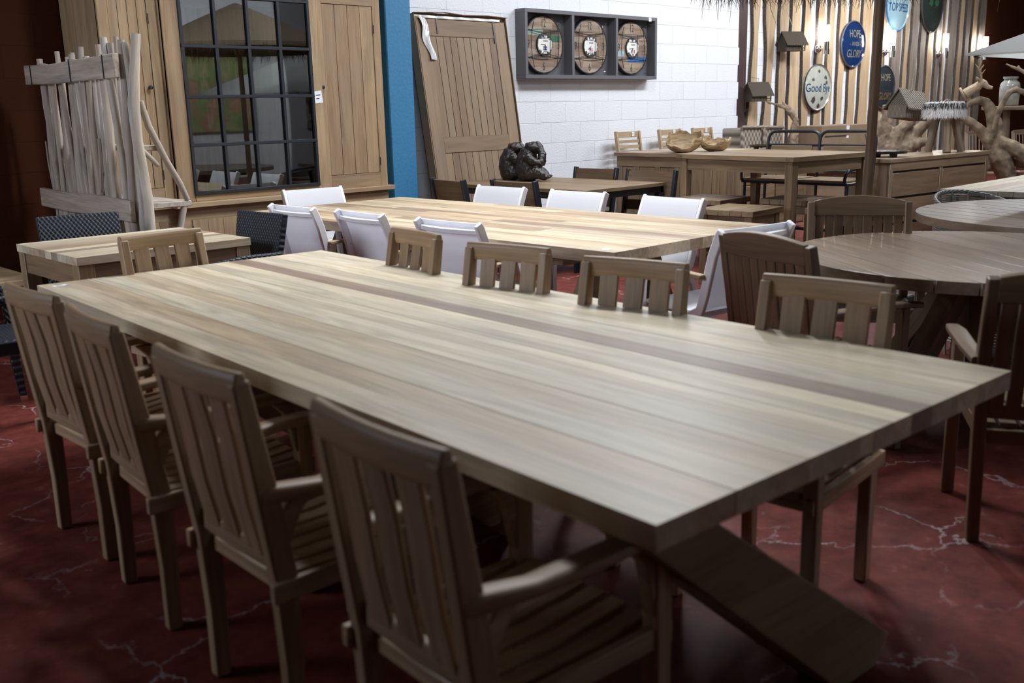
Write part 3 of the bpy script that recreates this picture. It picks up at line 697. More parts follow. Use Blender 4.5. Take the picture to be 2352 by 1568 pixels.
# ------------------------------------------------------------------ glazed cabinet
t=thing('display_cabinet','tall teak cabinet with a black gridded glass front between plank doors','cabinet',(4.65,8.4,0),0)
def pl(mb,x0,x1,y0,y1,z0,z1,n,g=.004):
    w_=(x1-x0)/n
    for i in range(n): mb.box(x0+i*w_+g/2,x0+(i+1)*w_-g/2,y0,y1,z0,z1,axis=2)
    mb.box(x0,x1,(y0+y1)/2,y1,z0,z1,tint=0,axis=2); return mb
T3=3.0
xl,xr=-1.36,1.38     # local x of carcass (world 3.29..6.03)
c0,c1=-.87,.63       # centre section world 3.78..5.28
yf=-.37; yc=-.45; yb=.38
body=MB().box(xl,xl+.03,yf,yb,.80,T3,axis=2).box(xr-.03,xr,yf,yb,.80,T3,axis=2).box(xl,xr,yb-.02,yb,.80,T3,axis=2,tint=.3).box(xl,xr,yf,yb,T3,T3+.05)
body.box(c0,c0+.03,yc,yb,.80,T3,axis=2).box(c1-.03,c1,yc,yb,.80,T3,axis=2)
obj('carcass', body, W_CAB, t, bevel=.003)
for (x0,x1) in ((xl,c0),(c1,xr)):
    d=MB(); s_=.085
    d.box(x0,x0+s_,yf-.02,yf+.02,.80,T3,axis=2).box(x1-s_,x1,yf-.02,yf+.02,.80,T3,axis=2).box(x0+s_,x1-s_,yf-.02,yf+.02,.80,.93,axis=0).box(x0+s_,x1-s_,yf-.02,yf+.02,2.50,2.62,axis=0)
    pl(d,x0+s_+.002,x1-s_-.002,yf-.012,yf+.01,.933,2.498,4)
    dd=obj('door', d, W_CAB, t, bevel=.002)
    obj('knob', MB().lathe([(0,0),(.012,0),(.010,.012),(.018,.022),(.016,.03),(0,.033)],14,Matrix.Translation((x1-s_-.04 if x0<0 else x0+.04,yf-.02,1.75))@Matrix.Rotation(pi/2,4,'X')), M_BLACK, dd)
    obj('hinge', MB().box(x1-s_+.0,x1-s_+.006,yf-.026,yf-.02,2.25,2.33).box(x1-s_,x1-s_+.006,yf-.026,yf-.02,1.0,1.08), M_BLACK, dd)
st=MB()
st.box(c0,c0+.15,yc-.01,yc+.03,.80,T3,axis=2).box(c1-.11,c1,yc-.01,yc+.03,.80,T3,axis=2).box(c0+.15,c1-.11,yc-.01,yc+.03,.80,.865,axis=0)
obj('face_frame', st, W_CAB, t, bevel=.004)
g0,g1=c0+.155,c1-.115; gz=[.87,1.272,1.672,2.082,2.49,2.92]
gr=MB(); gd=.014
for i in range(5):
    x=g0+(g1-g0)*i/4; gr.box(x-gd,x+gd,yc-.028,yc+.012,gz[0],gz[-1])
for z in gz: gr.box(g0-gd,g1+gd,yc-.03,yc+.01,z-gd,z+gd)
gd_=obj('glass_door', gr, M_BLACK, t, bevel=.003)
def glass_mat():
    m=bpy.data.materials.new('window_glass'); m.use_nodes=True; nt=m.node_tree; nt.nodes.clear(); N=nt.nodes.new; L=nt.links.new
    o=N('ShaderNodeOutputMaterial'); mx=N('ShaderNodeMixShader'); tr=N('ShaderNodeBsdfTransparent'); gl=N('ShaderNodeBsdfGlossy'); fr=N('ShaderNodeFresnel')
    tr.inputs[0].default_value=(.9,.93,.92,1); gl.inputs['Roughness'].default_value=.01; fr.inputs[0].default_value=1.9
    L(fr.outputs[0],mx.inputs[0]); L(tr.outputs[0],mx.inputs[1]); L(gl.outputs[0],mx.inputs[2]); L(mx.outputs[0],o.inputs[0]); return m
M_GLASS=glass_mat()
obj('pane', MB().box(g0,g1,yc-.006,yc-.002,gz[0],gz[-1]), M_GLASS, gd_)
sh=MB()
for z in gz[1:-1]: sh.box(c0+.03,c1-.03,yc+.05,yb-.02,z-.012,z+.012,axis=0)
obj('shelf', sh, W_CAB, t)
# base unit
bs=MB().box(xl-.04,c0-.0,yf-.07,yb,.755,.80,axis=0).box(c0-.06,c1+.06,yc-.08,yb,.755,.80,axis=0).box(c1,xr+.05,yf-.07,yb,.755,.80,axis=0)
obj('ledge', bs, W_CAB, t, bevel=.006, segs=2)
bb=MB().box(xl,c0,yf-.02,yb,.08,.755,axis=0).box(c0,c1,yc-.02,yb,.08,.755,axis=0).box(c1,xr,yf-.02,yb,.08,.755,axis=0).box(xl-.02,xr+.02,yf-.04,yb,0,.08,axis=0)
obj('base', bb, W_CAB, t, bevel=.003)
for x0,x1,y in ((xl,c0,yf),(c0,(c0+c1)/2,yc),((c0+c1)/2,c1,yc),(c1,xr,yf)):
    d=MB(); s_=.09
    pl(d,x0+s_,x1-s_,y-.03,y-.021,.17,.65,4)
    d.box(x0+s_-.006,x1-s_+.006,y-.0215,y-.0205,.164,.656,tint=0)
    dd=obj('door', d, W_CAB, t, bevel=.002)
    obj('hinge', MB().box(x0+s_,x0+s_+.006,y-.034,y-.03,.55,.6).box(x0+s_,x0+s_+.006,y-.034,y-.03,.2,.25), M_BLACK, dd)
o=tag(tag_paper(.085,.11,None), 'white price tag pinned to the cabinet stile right of the glass','price tag'); o.matrix_world=Matrix.Translation((5.225,7.938,1.66))@FACE@Matrix.Rotation(.1,4,'Z')

# ------------------------------------------------------------------ driftwood screen with shelves
t=thing('driftwood_screen','tall rack of upright pale driftwood sticks with two cross planks and side shelves','shelf',(2.9,7.56,0),0)
r=random.Random(5); n=0
y=-.82
while y<.84:
    ht=1.93+r.uniform(-.05,.10)+.04*(-y); x0=r.uniform(.01,.05); rr=r.uniform(.018,.034)
    pts=[];rad=[]; yy=y; lean=r.uniform(-.09,.09); ph=r.uniform(0,6); am=r.uniform(.008,.03)
    K=11
    for i in range(K):
        q=i/(K-1); pts.append((x0+.012*sin(ph+5*q), y+lean*(q-.5)+am*sin(ph+q*7), ht*q)); rad.append(rr*(1.15-.35*q)*r.uniform(.88,1.12))
    mb=MB().tube(pts,rad,9,jit=.08)
    if r.random()<.4:
        i=r.randint(5,8); p=Vector(pts[i]); d=r.choice((-1,1)); mb.tube([p,p+Vector((0,d*.03,.06)),p+Vector((.0,d*.065,.24)),p+Vector((0,d*.07,.4))],[rad[i]*.8,rad[i]*.6,rad[i]*.5,rad[i]*.35],7)
    obj('stick', mb, W_DRIFT, t, smooth=50); n+=1
    y+=r.uniform(.052,.085)
obj('post', MB().tube([(.05,-.87,0),(.04,-.88,.5),(.055,-.875,.95),(.03,-.86,1.35),(.035,-.855,1.6),(.06,-.86,1.8),(.09,-.88,2.06)],[.036,.036,.034,.036,.04,.034,.03],10,jit=.05), W_DRIFT, t, smooth=50)
obj('post', MB().tube([(.32,-.86,0),(.30,-.85,.3),(.25,-.84,.62),(.33,-.85,.90)],[.026,.026,.024,.022],9,jit=.05), W_DRIFT, t, smooth=50)
obj('brace', MB().tube([(.08,-.86,1.62),(.12,-.86,1.45),(.22,-.86,1.22),(.30,-.87,1.05),(.35,-.86,.93)],[.022,.024,.022,.022,.02],9,jit=.05), W_DRIFT, t, smooth=50)
obj('brace', MB().tube([(.06,-.84,1.30),(.17,-.84,1.18)],[.018,.018],8), W_DRIFT, t, smooth=50)
obj('cross_plank', MB().sweep([(-.03,.93,1.86),(-.035,.4,1.845),(-.03,-.1,1.85),(-.03,-.80,1.855)],[(.035,.15),(.035,.145),(.035,.15),(.04,.16)],(0,0,1)), W_DRIFT, t, bevel=.006)
obj('cross_plank', MB().sweep([(-.03,.93,.90),(-.035,.4,.885),(-.03,-.1,.89),(-.03,-.80,.875)],[(.035,.15),(.035,.15),(.035,.155),(.04,.15)],(0,0,1)), W_DRIFT, t, bevel=.006)
for yk in (.78,-.02,-.62): obj('tie', MB().box(-.053,-.05,yk-.008,yk+.008,1.775,1.935), M_INK, t)
obj('shelf', MB().sweep([(.20,.8,.90),(.22,.1,.905),(.24,-.5,.90),(.23,-.87,.905)],[(.30,.035),(.27,.04),(.31,.038),(.29,.042)],(0,0,1)), W_DRIFT, t, bevel=.006)
obj('shelf', MB().sweep([(.12,.8,1.30),(.13,0,1.305),(.12,-.85,1.30)],[(.12,.035),(.13,.04),(.14,.035)],(0,0,1)), W_DRIFT, t, bevel=.006)
# ------------------------------------------------------------------ island sideboard against the white wall
t=thing('sideboard','long teak sideboard with panelled side behind the bar table, carved root bowls on its top','sideboard',(9.78,6.32,0),0)
mb=MB(); 
for i in range(8):
    mb.box(-.04+i*.19,-.04+(i+1)*.19-.001,-.04,1.86,.905,.95,axis=1)
obj('top', mb, W_TOP2, t, bevel=.002)
obj('carcass', MB().box(.012,1.44,.012,1.82,.05,.905,axis=2,tint=.2), W_BAR, t)
f=MB()
f.box(-.006,.02,-.006,1.84,.78,.905,axis=1).box(-.006,.02,-.006,1.84,.02,.12,axis=1)
for y0 in (0,.40,.86,1.16,1.48,1.76): f.box(-.006,.02,y0,y0+.08,.12,.78,axis=2)
obj('panel_frame', f, W_BAR, t, bevel=.004)
d=MB()
for k in range(3): d.box(.0,.012,.085+k*.104,.185+k*.104,.125,.775,axis=2,tint=.8)
for y0,y1 in ((.485,.855),(.945,1.155),(1.245,1.475),(1.565,1.755)): d.box(.002,.014,y0,y1,.125,.775,axis=2)
obj('panel', d, W_BAR, t, bevel=.002)
fr=MB().box(0,1.45,-.012,.012,.86,.905,axis=0).box(0,.05,-.012,.012,.05,.86,axis=2).box(1.40,1.45,-.012,.012,.05,.86,axis=2)
obj('front_frame', fr, W_BAR, t, bevel=.002)
for c in range(2):
    for q in range(3):
        dr=obj('drawer', MB().box(.06+c*.68,.06+c*.68+.655,-.012,.01,.07+q*.262,.07+q*.262+.25,axis=0), W_BAR, t, bevel=.003)

def rootbowl(name,label,loc,rz,sx,sy,h,seed,group,tip,ab):
    r=random.Random(seed); ph=[r.uniform(0,6) for _ in range(4)]
    def f(u,v):
        a=2*pi*v; q=u
        rr=sin(q*pi*.52)**.75*(1+.15*sin(2*a+ph[0])+.10*sin(3*a+ph[1])+.05*sin(7*a+ph[2])+.02*sin(17*a))
        z=h*(q**1.7)*(1+.15*sin(2*a+ph[3])+.12*sin(5*a+ph[1])*q+.05*sin(13*a)*q+tip*cos(a-ab))
        return ((rr*sx*cos(a),rr*sy*sin(a),z),(a*.3,q*.2,z))
    t=thing(name,label,'bowl',loc,rz,group)
    m=bpy.data.materials.get('bowl_root') or wood('bowl_root',(.46,.34,.19),(.13,.085,.045),.6,.2,contrast=1.2)
    obj('bowl', MB().grid(f,12,40,.024,tint=.5), m, t, smooth=50)
rootbowl('root_bowl','left carved root bowl with a high wavy rim on the sideboard',(10.06,7.33,.955),0,.24,.19,.17,3,'carved root bowls',.55,radians(36))
rootbowl('root_bowl','right carved root bowl, smaller and flatter, on the sideboard',(10.42,7.10,.955),0,.19,.16,.13,8,'carved root bowls',.2,radians(36))

# ladder-back bar chairs against the wall
def ladder():
    t=thing('bar_chair','','chair'); M=W_BLOND
    for s in (-1,1):
        obj('leg', MB().sweep([(.0,s*.225,0),(.0,s*.225,.6),(-.01,s*.225,.74),(-.09,s*.225,1.19)],[(.032,.05)]*4,(1,0,0)), M, t, bevel=.003)
        obj('leg', MB().sweep([(.33,s*.225,0),(.33,s*.225,.70)],[(.04,.04)]*2,(1,0,0)), M, t, bevel=.003)
    b=MB()
    for z,hh in ((1.145,.08),(1.055,.042),(.985,.042),(.915,.042)):
        x=-.02-.07*(z-.74)/.45; b.sweep([(x,-.21,z),(x-.015,0,z),(x,.21,z)],[(.02,hh)]*3,(0,0,1))
    obj('backrest', b, M, t, bevel=.002)
    s_=MB()
    for k in range(6): s_.box(.0,.36,-.24+k*.08+.002,-.24+(k+1)*.08-.002,.70,.725,axis=0)
    s_.box(.0,.35,-.21,-.19,.64,.70).box(.0,.35,.19,.21,.64,.70)
    obj('seat', s_, M, t, bevel=.002)
    each('stretcher', [(.315,.345,-.21,.21,.28,.32),(.0,.33,-.235,-.215,.35,.38),(.0,.33,.215,.235,.35,.38)], M, t)
    o=tag_paper(.05,.055,t); o.matrix_local=Matrix.Translation((-.075,.10,1.15))@Matrix(((0,0,1,0),(1,0,0,0),(0,1,0,0),(0,0,0,1)))
    return t
place_all(ladder(),[
 ((10.55,8.54,0),radians(-90-3),'blond ladder-back bar chair on the left, its leg visible beside the sideboard'),
 ((11.48,8.54,0),radians(-90-2),'blond ladder-back bar chair in the middle, behind the root bowls'),
 ((12.27,8.54,0),radians(-90),'blond ladder-back bar chair on the right, next to the brown steel column')],'blond ladder-back bar chairs along the white wall')

# ------------------------------------------------------------------ bar table and stools
t=thing('bar_table','square teak bar table with slim square legs, small stools pushed around it','table',(8.375,5.07,0),radians(-8))
mb=MB(); 
for i in range(8): mb.box(-.585+i*.14625,-.585+(i+1)*.14625,-.62,.62,1.01,1.05,axis=1)
mb.box(-.585,.585,-.70,-.621,1.01,1.05,axis=0).box(-.585,.585,.621,.70,1.01,1.05,axis=0)
obj('tabletop', mb, W_BAR, t)
for x in (-1,1):
    for y in (-1,1): obj('leg', MB().sweep([(x*.515,y*.63,0),(x*.515,y*.63,1.01)],[(.065,.065),(.085,.085)],(1,0,0)), W_BAR, t, bevel=.004)
each('apron', [(-.47,.47,-.65,-.63,.90,1.01),(-.47,.47,.63,.65,.90,1.01),(-.535,-.515,-.59,.59,.90,1.01),(.515,.535,-.59,.59,.90,1.01)], W_BAR, t)
def stool():
    t=thing('stool','','stool'); mb=MB()
    for i in range(5): mb.box(-.27,.27,-.27+i*.108+.0005,-.27+(i+1)*.108-.0005,.60,.65,axis=0)
    obj('seat', mb, W_BAR, t, bevel=.004)
    for x in (-1,1):
        for y in (-1,1): obj('leg', MB().box(x*.21-.035,x*.21+.035,y*.21-.035,y*.21+.035,0,.60), W_BAR, t, bevel=.003)
    each('apron', [(-.18,.18,-.235,-.215,.52,.60),(-.18,.18,.215,.235,.52,.60),(-.235,-.215,-.18,.18,.52,.60),(.215,.235,-.18,.18,.52,.60)], W_BAR, t)
    each('stretcher', [(-.18,.18,-.225,-.20,.15,.19),(-.18,.18,.20,.225,.15,.19)], W_BAR, t)
    return t
place_all(stool(),[
 ((7.24,4.68,0),radians(4),'square wooden stool in front of the bar table, nearest the white chair'),
 ((7.93,5.45,0),radians(2),'square wooden stool half under the left side of the bar table'),
 ((8.30,4.72,0),radians(2),'square wooden stool under the bar table with light gleaming on its seat'),
 ((7.73,3.93,0),radians(2),'square wooden stool right of the bar table leg, half hidden by a slatted chair back')],'square stools around the bar table')

def tube_chair():
    t=thing('metal_bar_chair','','chair'); r=.016
    def arc(a,b,c,n=5): return [Vector(a)*(1-q)**2+Vector(b)*2*q*(1-q)+Vector(c)*q*q for q in [i/n for i in range(n+1)]]
    up=[(0.02,-.30,.0),(0,-.30,.7)]+arc((-.04,-.30,1.12),(-.05,-.30,1.22),(-.05,-.20,1.22))+arc((-.05,.20,1.22),(-.05,.30,1.22),(-.04,.30,1.12))+[(0,.30,.7),(.02,.30,0)]
    obj('back_frame', MB().tube(up,r,10), M_BLACK, t, smooth=60)
    obj('back_frame', MB().tube([(-.045,-.30,1.08),(-.045,.30,1.08)],r*.9,8).tube([(0,-.30,.82),(0,.30,.82)],r*.9,8), M_BLACK, t, smooth=60)
    obj('back_board', MB().box(-.045,-.02,-.25,.22,.90,1.075,axis=1), W_BAR, t, bevel=.003)
    for s in (-1,1):
        obj('leg', MB().tube([(.46,s*.27,0),(.44,s*.27,.74)],r,8), M_BLACK, t, smooth=60)
        obj('armrest', MB().tube(arc((0,s*.30,.87),(.2,s*.30,.87),(.40,s*.29,.87))+arc((.40,s*.29,.87),(.52,s*.28,.87),(.50,s*.27,.74)),r,8), M_BLACK, t, smooth=60)
    obj('seat', MB().box(-.01,.48,-.27,.27,.74,.765,axis=0), W_BAR, t, bevel=.003)
    obj('seat_frame', MB().tube([(0,-.28,.73),(.47,-.28,.73),(.47,.28,.73),(0,.28,.73)],r*.9,8).tube([(.46,-.27,.28),(.46,.27,.28)],r,8), M_BLACK, t)
    return t
place_all(tube_chair(),[
 ((9.37,5.455,0),radians(180),'black tubular bar armchair with a teak back board, left one behind the bar table'),
 ((9.37,4.855,0),radians(180),'black tubular bar armchair with a teak back board, right one next to the parasol pole')],'black tubular bar armchairs behind the bar table')

# ------------------------------------------------------------------ thatched parasol
t=thing('thatched_parasol','wooden parasol pole carrying a reed thatch whose fringe hangs in at the top','parasol',(7.0,3.42,0),0)
obj('pole', MB().tube([(.0,.03,0),(0,.01,.9),(0,-.0,1.8),(0,-.01,2.9)],[.036,.036,.034,.03],16), W_BAR, t, smooth=60)
obj('base', MB().box(-.28,.28,-.28,.28,0,.07), M_GREYM, t, bevel=.01)
M_REED=plain('dry_reed',(.17,.125,.08),.9,var=.4,bscale=60)
r=random.Random(2); mb=MB(); R1=1.28
def rimz(a): return 2.33
for i in range(8):
    a0=2*pi*i/8; mb.tube([(0,0,2.85),(R1*cos(a0),R1*sin(a0),2.36)],.012,5)
mb.lathe([(.03,2.98),(.5,2.78),(R1,2.42),(R1+.03,2.36),(R1-.02,2.38),(.5,2.72),(.03,2.9)],40,tint=.4,closed=True)
obj('thatch_cap', mb, M_REED, t)
mb=MB()
for i in range(1500):
    a=r.uniform(0,2*pi); rr=R1+r.uniform(-.12,.04); ln=r.uniform(.06,.17)*(1.9 if r.random()<.03 else 1); z=2.40+ (R1-rr)*.3
    d=Vector((r.uniform(-.05,.05),r.uniform(-.05,.05),-ln)); p=Vector((rr*cos(a),rr*sin(a),z))
    mb.sweep([p,p+d*.5,p+d+Vector((r.uniform(-.03,.03),r.uniform(-.03,.03),0))],[(.0035,.0035),(.003,.003),(.001,.001)],(1,0,0))
o=obj('thatch_fringe', mb, M_REED, t); o['kind']='stuff'

# ------------------------------------------------------------------ drawer sideboard on the right
t=thing('drawer_chest','wide teak chest of drawers with a fur stool standing on its glossy top','chest of drawers',(9.48,4.43,0),radians(-6.5))
Wd=1.93
W_CHEST=wood('chest_teak',(.36,.27,.185),(.24,.17,.11),.3,.25,spec=.6)
mb=MB()
for i in range(4): mb.box(-.02,Wd+.02,-.02+i*.135,-.02+(i+1)*.135-.0006,.91,.95,axis=0)
obj('top', mb, W_CHEST, t, bevel=.003)
obj('carcass', MB().box(0,.03,0,.5,.04,.91,axis=2).box(Wd-.03,Wd,0,.5,.04,.91,axis=2).box(0,Wd,.48,.5,.04,.91,axis=0).box(.0,.06,-.003,.03,0,.91,axis=2).box(Wd-.06,Wd,-.003,.03,0,.91,axis=2).box(Wd/2-.03,Wd/2+.03,-.003,.03,.04,.82,axis=2).box(.06,Wd-.06,-.003,.03,.825,.91,axis=0), W_CHEST, t, bevel=.003)
obj('dark_gap_backing', MB().box(.05,Wd-.05,.032,.47,.045,.90), M_INK, t)  # near-black backing: the shade in the drawer gaps is put into its colour
for c in (0,1):
    for q in range(3):
        x0=.065 if c==0 else Wd/2+.035; x1=Wd/2-.035 if c==0 else Wd-.065
        z1=.805-q*.26; obj('drawer', MB().box(x0,x1,.0,.03,z1-.235,z1,axis=0), W_CHEST, t, bevel=.003)
t=thing('fur_stool','round stool covered in white and black goat fur, standing on the drawer chest','stool',(10.98,4.56,.95),radians(20))
r=random.Random(4)
for i,(x,y,tx) in enumerate(((-.17,-.06,.0),(.02,-.20,0),(.18,-.05,0),(.05,.14,0))):
    a=math.atan2(y,x); mb=MB().tube([(x,y,0),(x*.86,y*.86,.10),(x*.7,y*.7,.22),(x*.55,y*.55,.38)],[.042,.038,.04,.042],8,jit=.10)
    obj('leg', mb, W_ROOT, t, smooth=30)
obj('cushion', MB().lathe([(0,.36),(.20,.365),(.215,.38),(.215,.50),(.19,.53),(0,.545)],40), plain('pale_fur_skin',(.55,.53,.50),.9,var=.2,bscale=12), t, smooth=60)
M_FURW=plain('white_fur',(.86,.85,.84),.8,var=.15,bscale=25); M_FURB=plain('black_fur',(.012,.012,.016),.6)
mb=MB()
for i in range(5200):
    a=r.uniform(0,2*pi)
    if i<3600:
        z=r.uniform(.40,.525); p=Vector((.212*cos(a),.212*sin(a),z)); ln=r.uniform(.04,.075)
        d=Vector((cos(a)*.35+r.uniform(-.25,.25),sin(a)*.35+r.uniform(-.25,.25),-1)).normalized()*ln; mi=1 if (z>.49 and r.random()<.8) else 0
    else:
        q=sqrt(r.random())*.205; p=Vector((q*cos(a),q*sin(a),.535-.03*(q/.2)**4)); d=Vector((cos(a)*.8+r.uniform(-.4,.4),sin(a)*.8+r.uniform(-.4,.4),r.uniform(.05,.5))).normalized()*r.uniform(.03,.05)
        mi=0 if noise.noise(p*14)>.35 else 1
    s_=Vector((-sin(a),cos(a),0))*.0022
    q1=p+d*.55+Vector((0,0,-.004))
    mb.add([p-s_,p+s_,q1+s_*.7,q1-s_*.7,p+d],[(0,1,2,3),(3,2,4)],[p,p,q1,q1,p+d],mi=mi)
o=obj('fur', mb, [M_FURW,M_FURB], t); o['kind']='stuff'
def placemat(loc,label):
    t=thing('serving_dish',label,'dish',loc,0)
    obj('dish', MB().lathe([(0,.045),(.19,.05),(.21,.062),(.205,.055),(.18,.035),(.05,.03),(0,.03)],28), M_EBONY, t, smooth=50)
    for a in (0,2.1,4.2): obj('foot', MB().tube([(.1*cos(a),.1*sin(a),0),(.1*cos(a),.1*sin(a),.04)],[.03,.035],8), M_EBONY, t)
placemat((9.83,4.62,.95),'black footed dish at the left end of the drawer chest top')
placemat((10.95,6.75,.95),'black footed dish on the sideboard, behind the carved root bowls')

# ------------------------------------------------------------------ hanging wicker bird house, roots, deer, jar
def birdhouse(name,label,loc,rz,tilt=0,parent_tag=True,string=.22,sc=1.0,group=None,wc=None,wy=0):
    t=thing(name,label,'bird house',loc,rz,group); t.scale=(sc,)*3; t.rotation_euler=(0,tilt,rz)
    t.rotation_mode='XYZ'
    w_,l_,h_,rh=.15,.26,.17,.20      # half sizes: ridge along X
    m=wc or M_WICK
    obj('body', MB().box(-l_,l_*.55,-w_,w_,.0,h_).prism([(-w_,h_),(w_,h_),(0,h_+rh)],-l_,l_*.55,Matrix(((0,0,1,0),(1,0,0,0),(0,1,0,0),(0,0,0,1)))), m, t)
    mb=MB(); 
    for s in (-1,1):
        mb.add([(-l_-.03,s*(w_+.06),h_-.06),(l_+.03,s*(w_+.06),h_-.06),(l_+.03,0,h_+rh+.02),(-l_-.03,0,h_+rh+.02),(-l_-.03,s*(w_+.06),h_-.035),(l_+.03,s*(w_+.06),h_-.035),(l_+.03,0,h_+rh+.045),(-l_-.03,0,h_+rh+.045)],
          [(0,1,2,3),(7,6,5,4),(0,4,5,1),(1,5,6,2),(2,6,7,3),(3,7,4,0)],[(0,0,0),(.58,0,0),(.58,.3,0),(0,.3,0)]*2)
    obj('roof', mb, m, t)
    obj('porch', MB().box(l_*.55,l_,-w_,w_,0,.02).box(l_-.02,l_,-w_,-w_+.02,.02,h_).box(l_-.02,l_,w_-.02,w_,.02,h_).box(l_*.55,l_,-w_,-w_+.015,.05,.07).box(l_*.55,l_,w_-.015,w_,.05,.07), m, t)
    obj('opening', MB().box(l_*.55,l_*.55+.002,-.05,.05,.03,.15), M_INK, t)
    obj('hanging_cord', MB().tube([(0,0,h_+rh+.03),(.02,0,h_+rh+.12),(-.01,wy,h_+rh+.03+string)],.006,5), W_DRIFT, t)
    return t
birdhouse('bird_house','wicker bird house tilted on the big root, its twine loop over the dark round plate',(11.05,5.00,1.30),radians(-11),.12,sc=.78,string=.16)
M_WICKD=weave('brown_wicker',(.035,.028,.02),(.15,.12,.085),50,90,.8,1.5)

def branches(name,label,cat,loc,rz,paths,mat,vox=.012,disp=.03,ds=.06,group=None):
    t=thing(name,label,cat,loc,rz,group); mb=MB()
    for pts,rad in paths: mb.tube(pts,rad,10)
    obj('wood', mb, mat, t, remesh=vox, disp=disp, dscale=ds); return t
az=radians(19.9-90)
branches('root_sculpture','large twisted root sculpture at the right, holding up the deer head and the jar shelf','sculpture',(11.9,4.3,0),az,[
 ([(.18,.05,0),(.14,.03,.35),(.12,0,.62),(.03,.0,.82),(-.03,.03,1.0),(-.05,.05,1.2),(-.10,.06,1.36),(-.17,.05,1.47)],[.11,.10,.10,.13,.12,.09,.07,.05]),
 ([(.02,0,.84),(-.10,.0,1.02),(-.20,-.02,1.16),(-.31,-.04,1.25),(-.42,-.05,1.32)],[.10,.075,.06,.05,.04]),
 ([(-.15,.05,1.46),(-.24,.0,1.49),(-.33,-.02,1.47),(-.40,-.04,1.38),(-.43,-.05,1.32)],[.05,.05,.035,.025,.02]),
 ([(.0,0,.80),(-.06,0,.76),(-.15,-.05,.72)],[.09,.07,.03]),
 ([(-.08,-.06,1.02),(-.06,-.08,1.15),(-.04,-.08,1.30),(.0,-.08,1.44),(.06,-.09,1.57),(.13,-.08,1.60),(.22,-.06,1.56),(.34,-.03,1.45)],[.035,.03,.03,.032,.032,.035,.035,.04]),
 ([(.0,-.04,1.02),(.12,-.04,.98),(.26,-.02,.90),(.42,0,.74),(.52,.0,.5),(.55,0,.0)],[.08,.08,.09,.10,.10,.10]),
 ([(.05,.1,.85),(.25,.15,.80),(.45,.2,.95),(.6,.2,1.2)],[.08,.08,.07,.05]),
 ([(.06,.04,.7),(.25,.2,.5),(.3,.3,.0)],[.09,.08,.08]),
 ([(.34,.0,1.45),(.40,.0,1.6),(.30,.0,1.72),(.16,.0,1.80),(.0,.0,1.88)],[.04,.035,.028,.022,.010]),
 ([(.15,0,1.80),(.13,0,1.86)],[.02,.008])],M_ROOT,.012,.02,.09)
t=thing('deer_head','carved wooden deer head with antlers mounted on a round base, on top of the root','sculpture',(11.9-.36*cos(az)*0+cos(az)*-.36,4.3+sin(az)*-.36,1.50),az)
mb=MB().tube([(-.03,0,.06),(.03,0,.10),(.09,0,.14),(.13,0,.18)],[.058,.056,.05,.042],12).tube([(.12,0,.19),(.16,0,.17),(.20,0,.135),(.25,0,.12)],[.042,.04,.026,.018],12)
for s in (-1,1): mb.tube([(.11,s*.03,.20),(.085,s*.07,.225),(.07,s*.095,.25)],[.014,.018,.004],8)
obj('head', mb, M_CARVE, t, remesh=.006, disp=.006, dscale=.04)
mb=MB()
for s in (-1,1):
    mb.tube([(.13,s*.02,.21),(.12,s*.05,.28),(.09,s*.09,.34),(.11,s*.10,.42)],[.011,.010,.008,.003],7).tube([(.12,s*.05,.27),(.16,s*.06,.33)],[.007,.002],6).tube([(.09,s*.09,.34),(.05,s*.09,.39)],[.007,.002],6).tube([(.10,s*.075,.31),(.14,s*.10,.38)],[.006,.002],6)
obj('antlers', mb, W_BLOND, t, smooth=60)
obj('mount', MB().lathe([(0,-.012),(.08,-.012),(.088,0),(.08,.012),(0,.012)],28,Matrix.Translation((-.05,0,.06))@Matrix.Rotation(radians(62),4,'Y')), W_BLOND, t, smooth=50)
obj('eye', MB().lathe([(0,-.006),(.006,0),(0,.006)],8,Matrix.Translation((.16,-.036,.185))), M_INK, t)
az2=radians(19.2-90)
t=thing('driftwood_shelf','rough plank shelf on the root sculpture carrying the grey jar','shelf',(12.6+cos(az2)*.16,4.4+sin(az2)*.16,0),az2)
obj('board', MB().sweep([(-.52,0,1.395),(0,0,1.39),(.6,0,1.385)],[(.3,.045),(.32,.05),(.3,.045)],(0,0,1)), W_ROOT, t, bevel=.006)
for x in (-.25,.5): obj('leg', MB().tube([(x,.0,0),(x+.03,0,.7),(x,0,1.38)],[.05,.045,.04],8,jit=.08), W_ROOT, t)
t=thing('jar','grey glazed stoneware jar with a wide neck standing on the driftwood shelf','jar',(12.6+cos(az2)*-.075,4.4+sin(az2)*-.075,1.418),az2)
obj('body', MB().lathe([(0,0),(.095,0),(.105,.01),(.112,.12),(.112,.22),(.10,.265),(.072,.29),(.068,.305),(.082,.31),(.084,.335),(.07,.335),(.06,.30),(.05,.29),(0,.29)],36,tint=.5), plain('grey_glaze',(.34,.34,.31),.18,var=.25,bscale=9,coat=.5), t, smooth=50)
a3=radians(26.4-90)
branches('root_sculpture','jagged brown root standing behind the drawer chest, left of the fur stool','sculpture',(11.9,5.9,0),a3,[
 ([(.2,0,0),(.22,0,.6),(.22,0,1.0),(.24,0,1.25),(.22,0,1.46)],[.14,.13,.10,.07,.05]),
 ([(.14,0,.5),(.10,0,.95),(.16,0,1.2),(.14,.0,1.28)],[.09,.07,.05,.02]),
 ([(.3,0,.3),(.33,0,.95),(.40,0,1.15),(.50,-.02,1.24),(.54,0,1.30)],[.14,.13,.09,.06,.03]),
 ([(.4,0,.3),(.48,0,.95),(.56,.05,1.1),(.70,.05,1.25),(.82,.03,1.38),(.93,0,1.50)],[.12,.12,.08,.06,.045,.03]),
 ([(.5,0,.9),(.65,0,1.0),(.8,0,1.02)],[.08,.06,.04])],M_ROOT,.014,.03,.12)
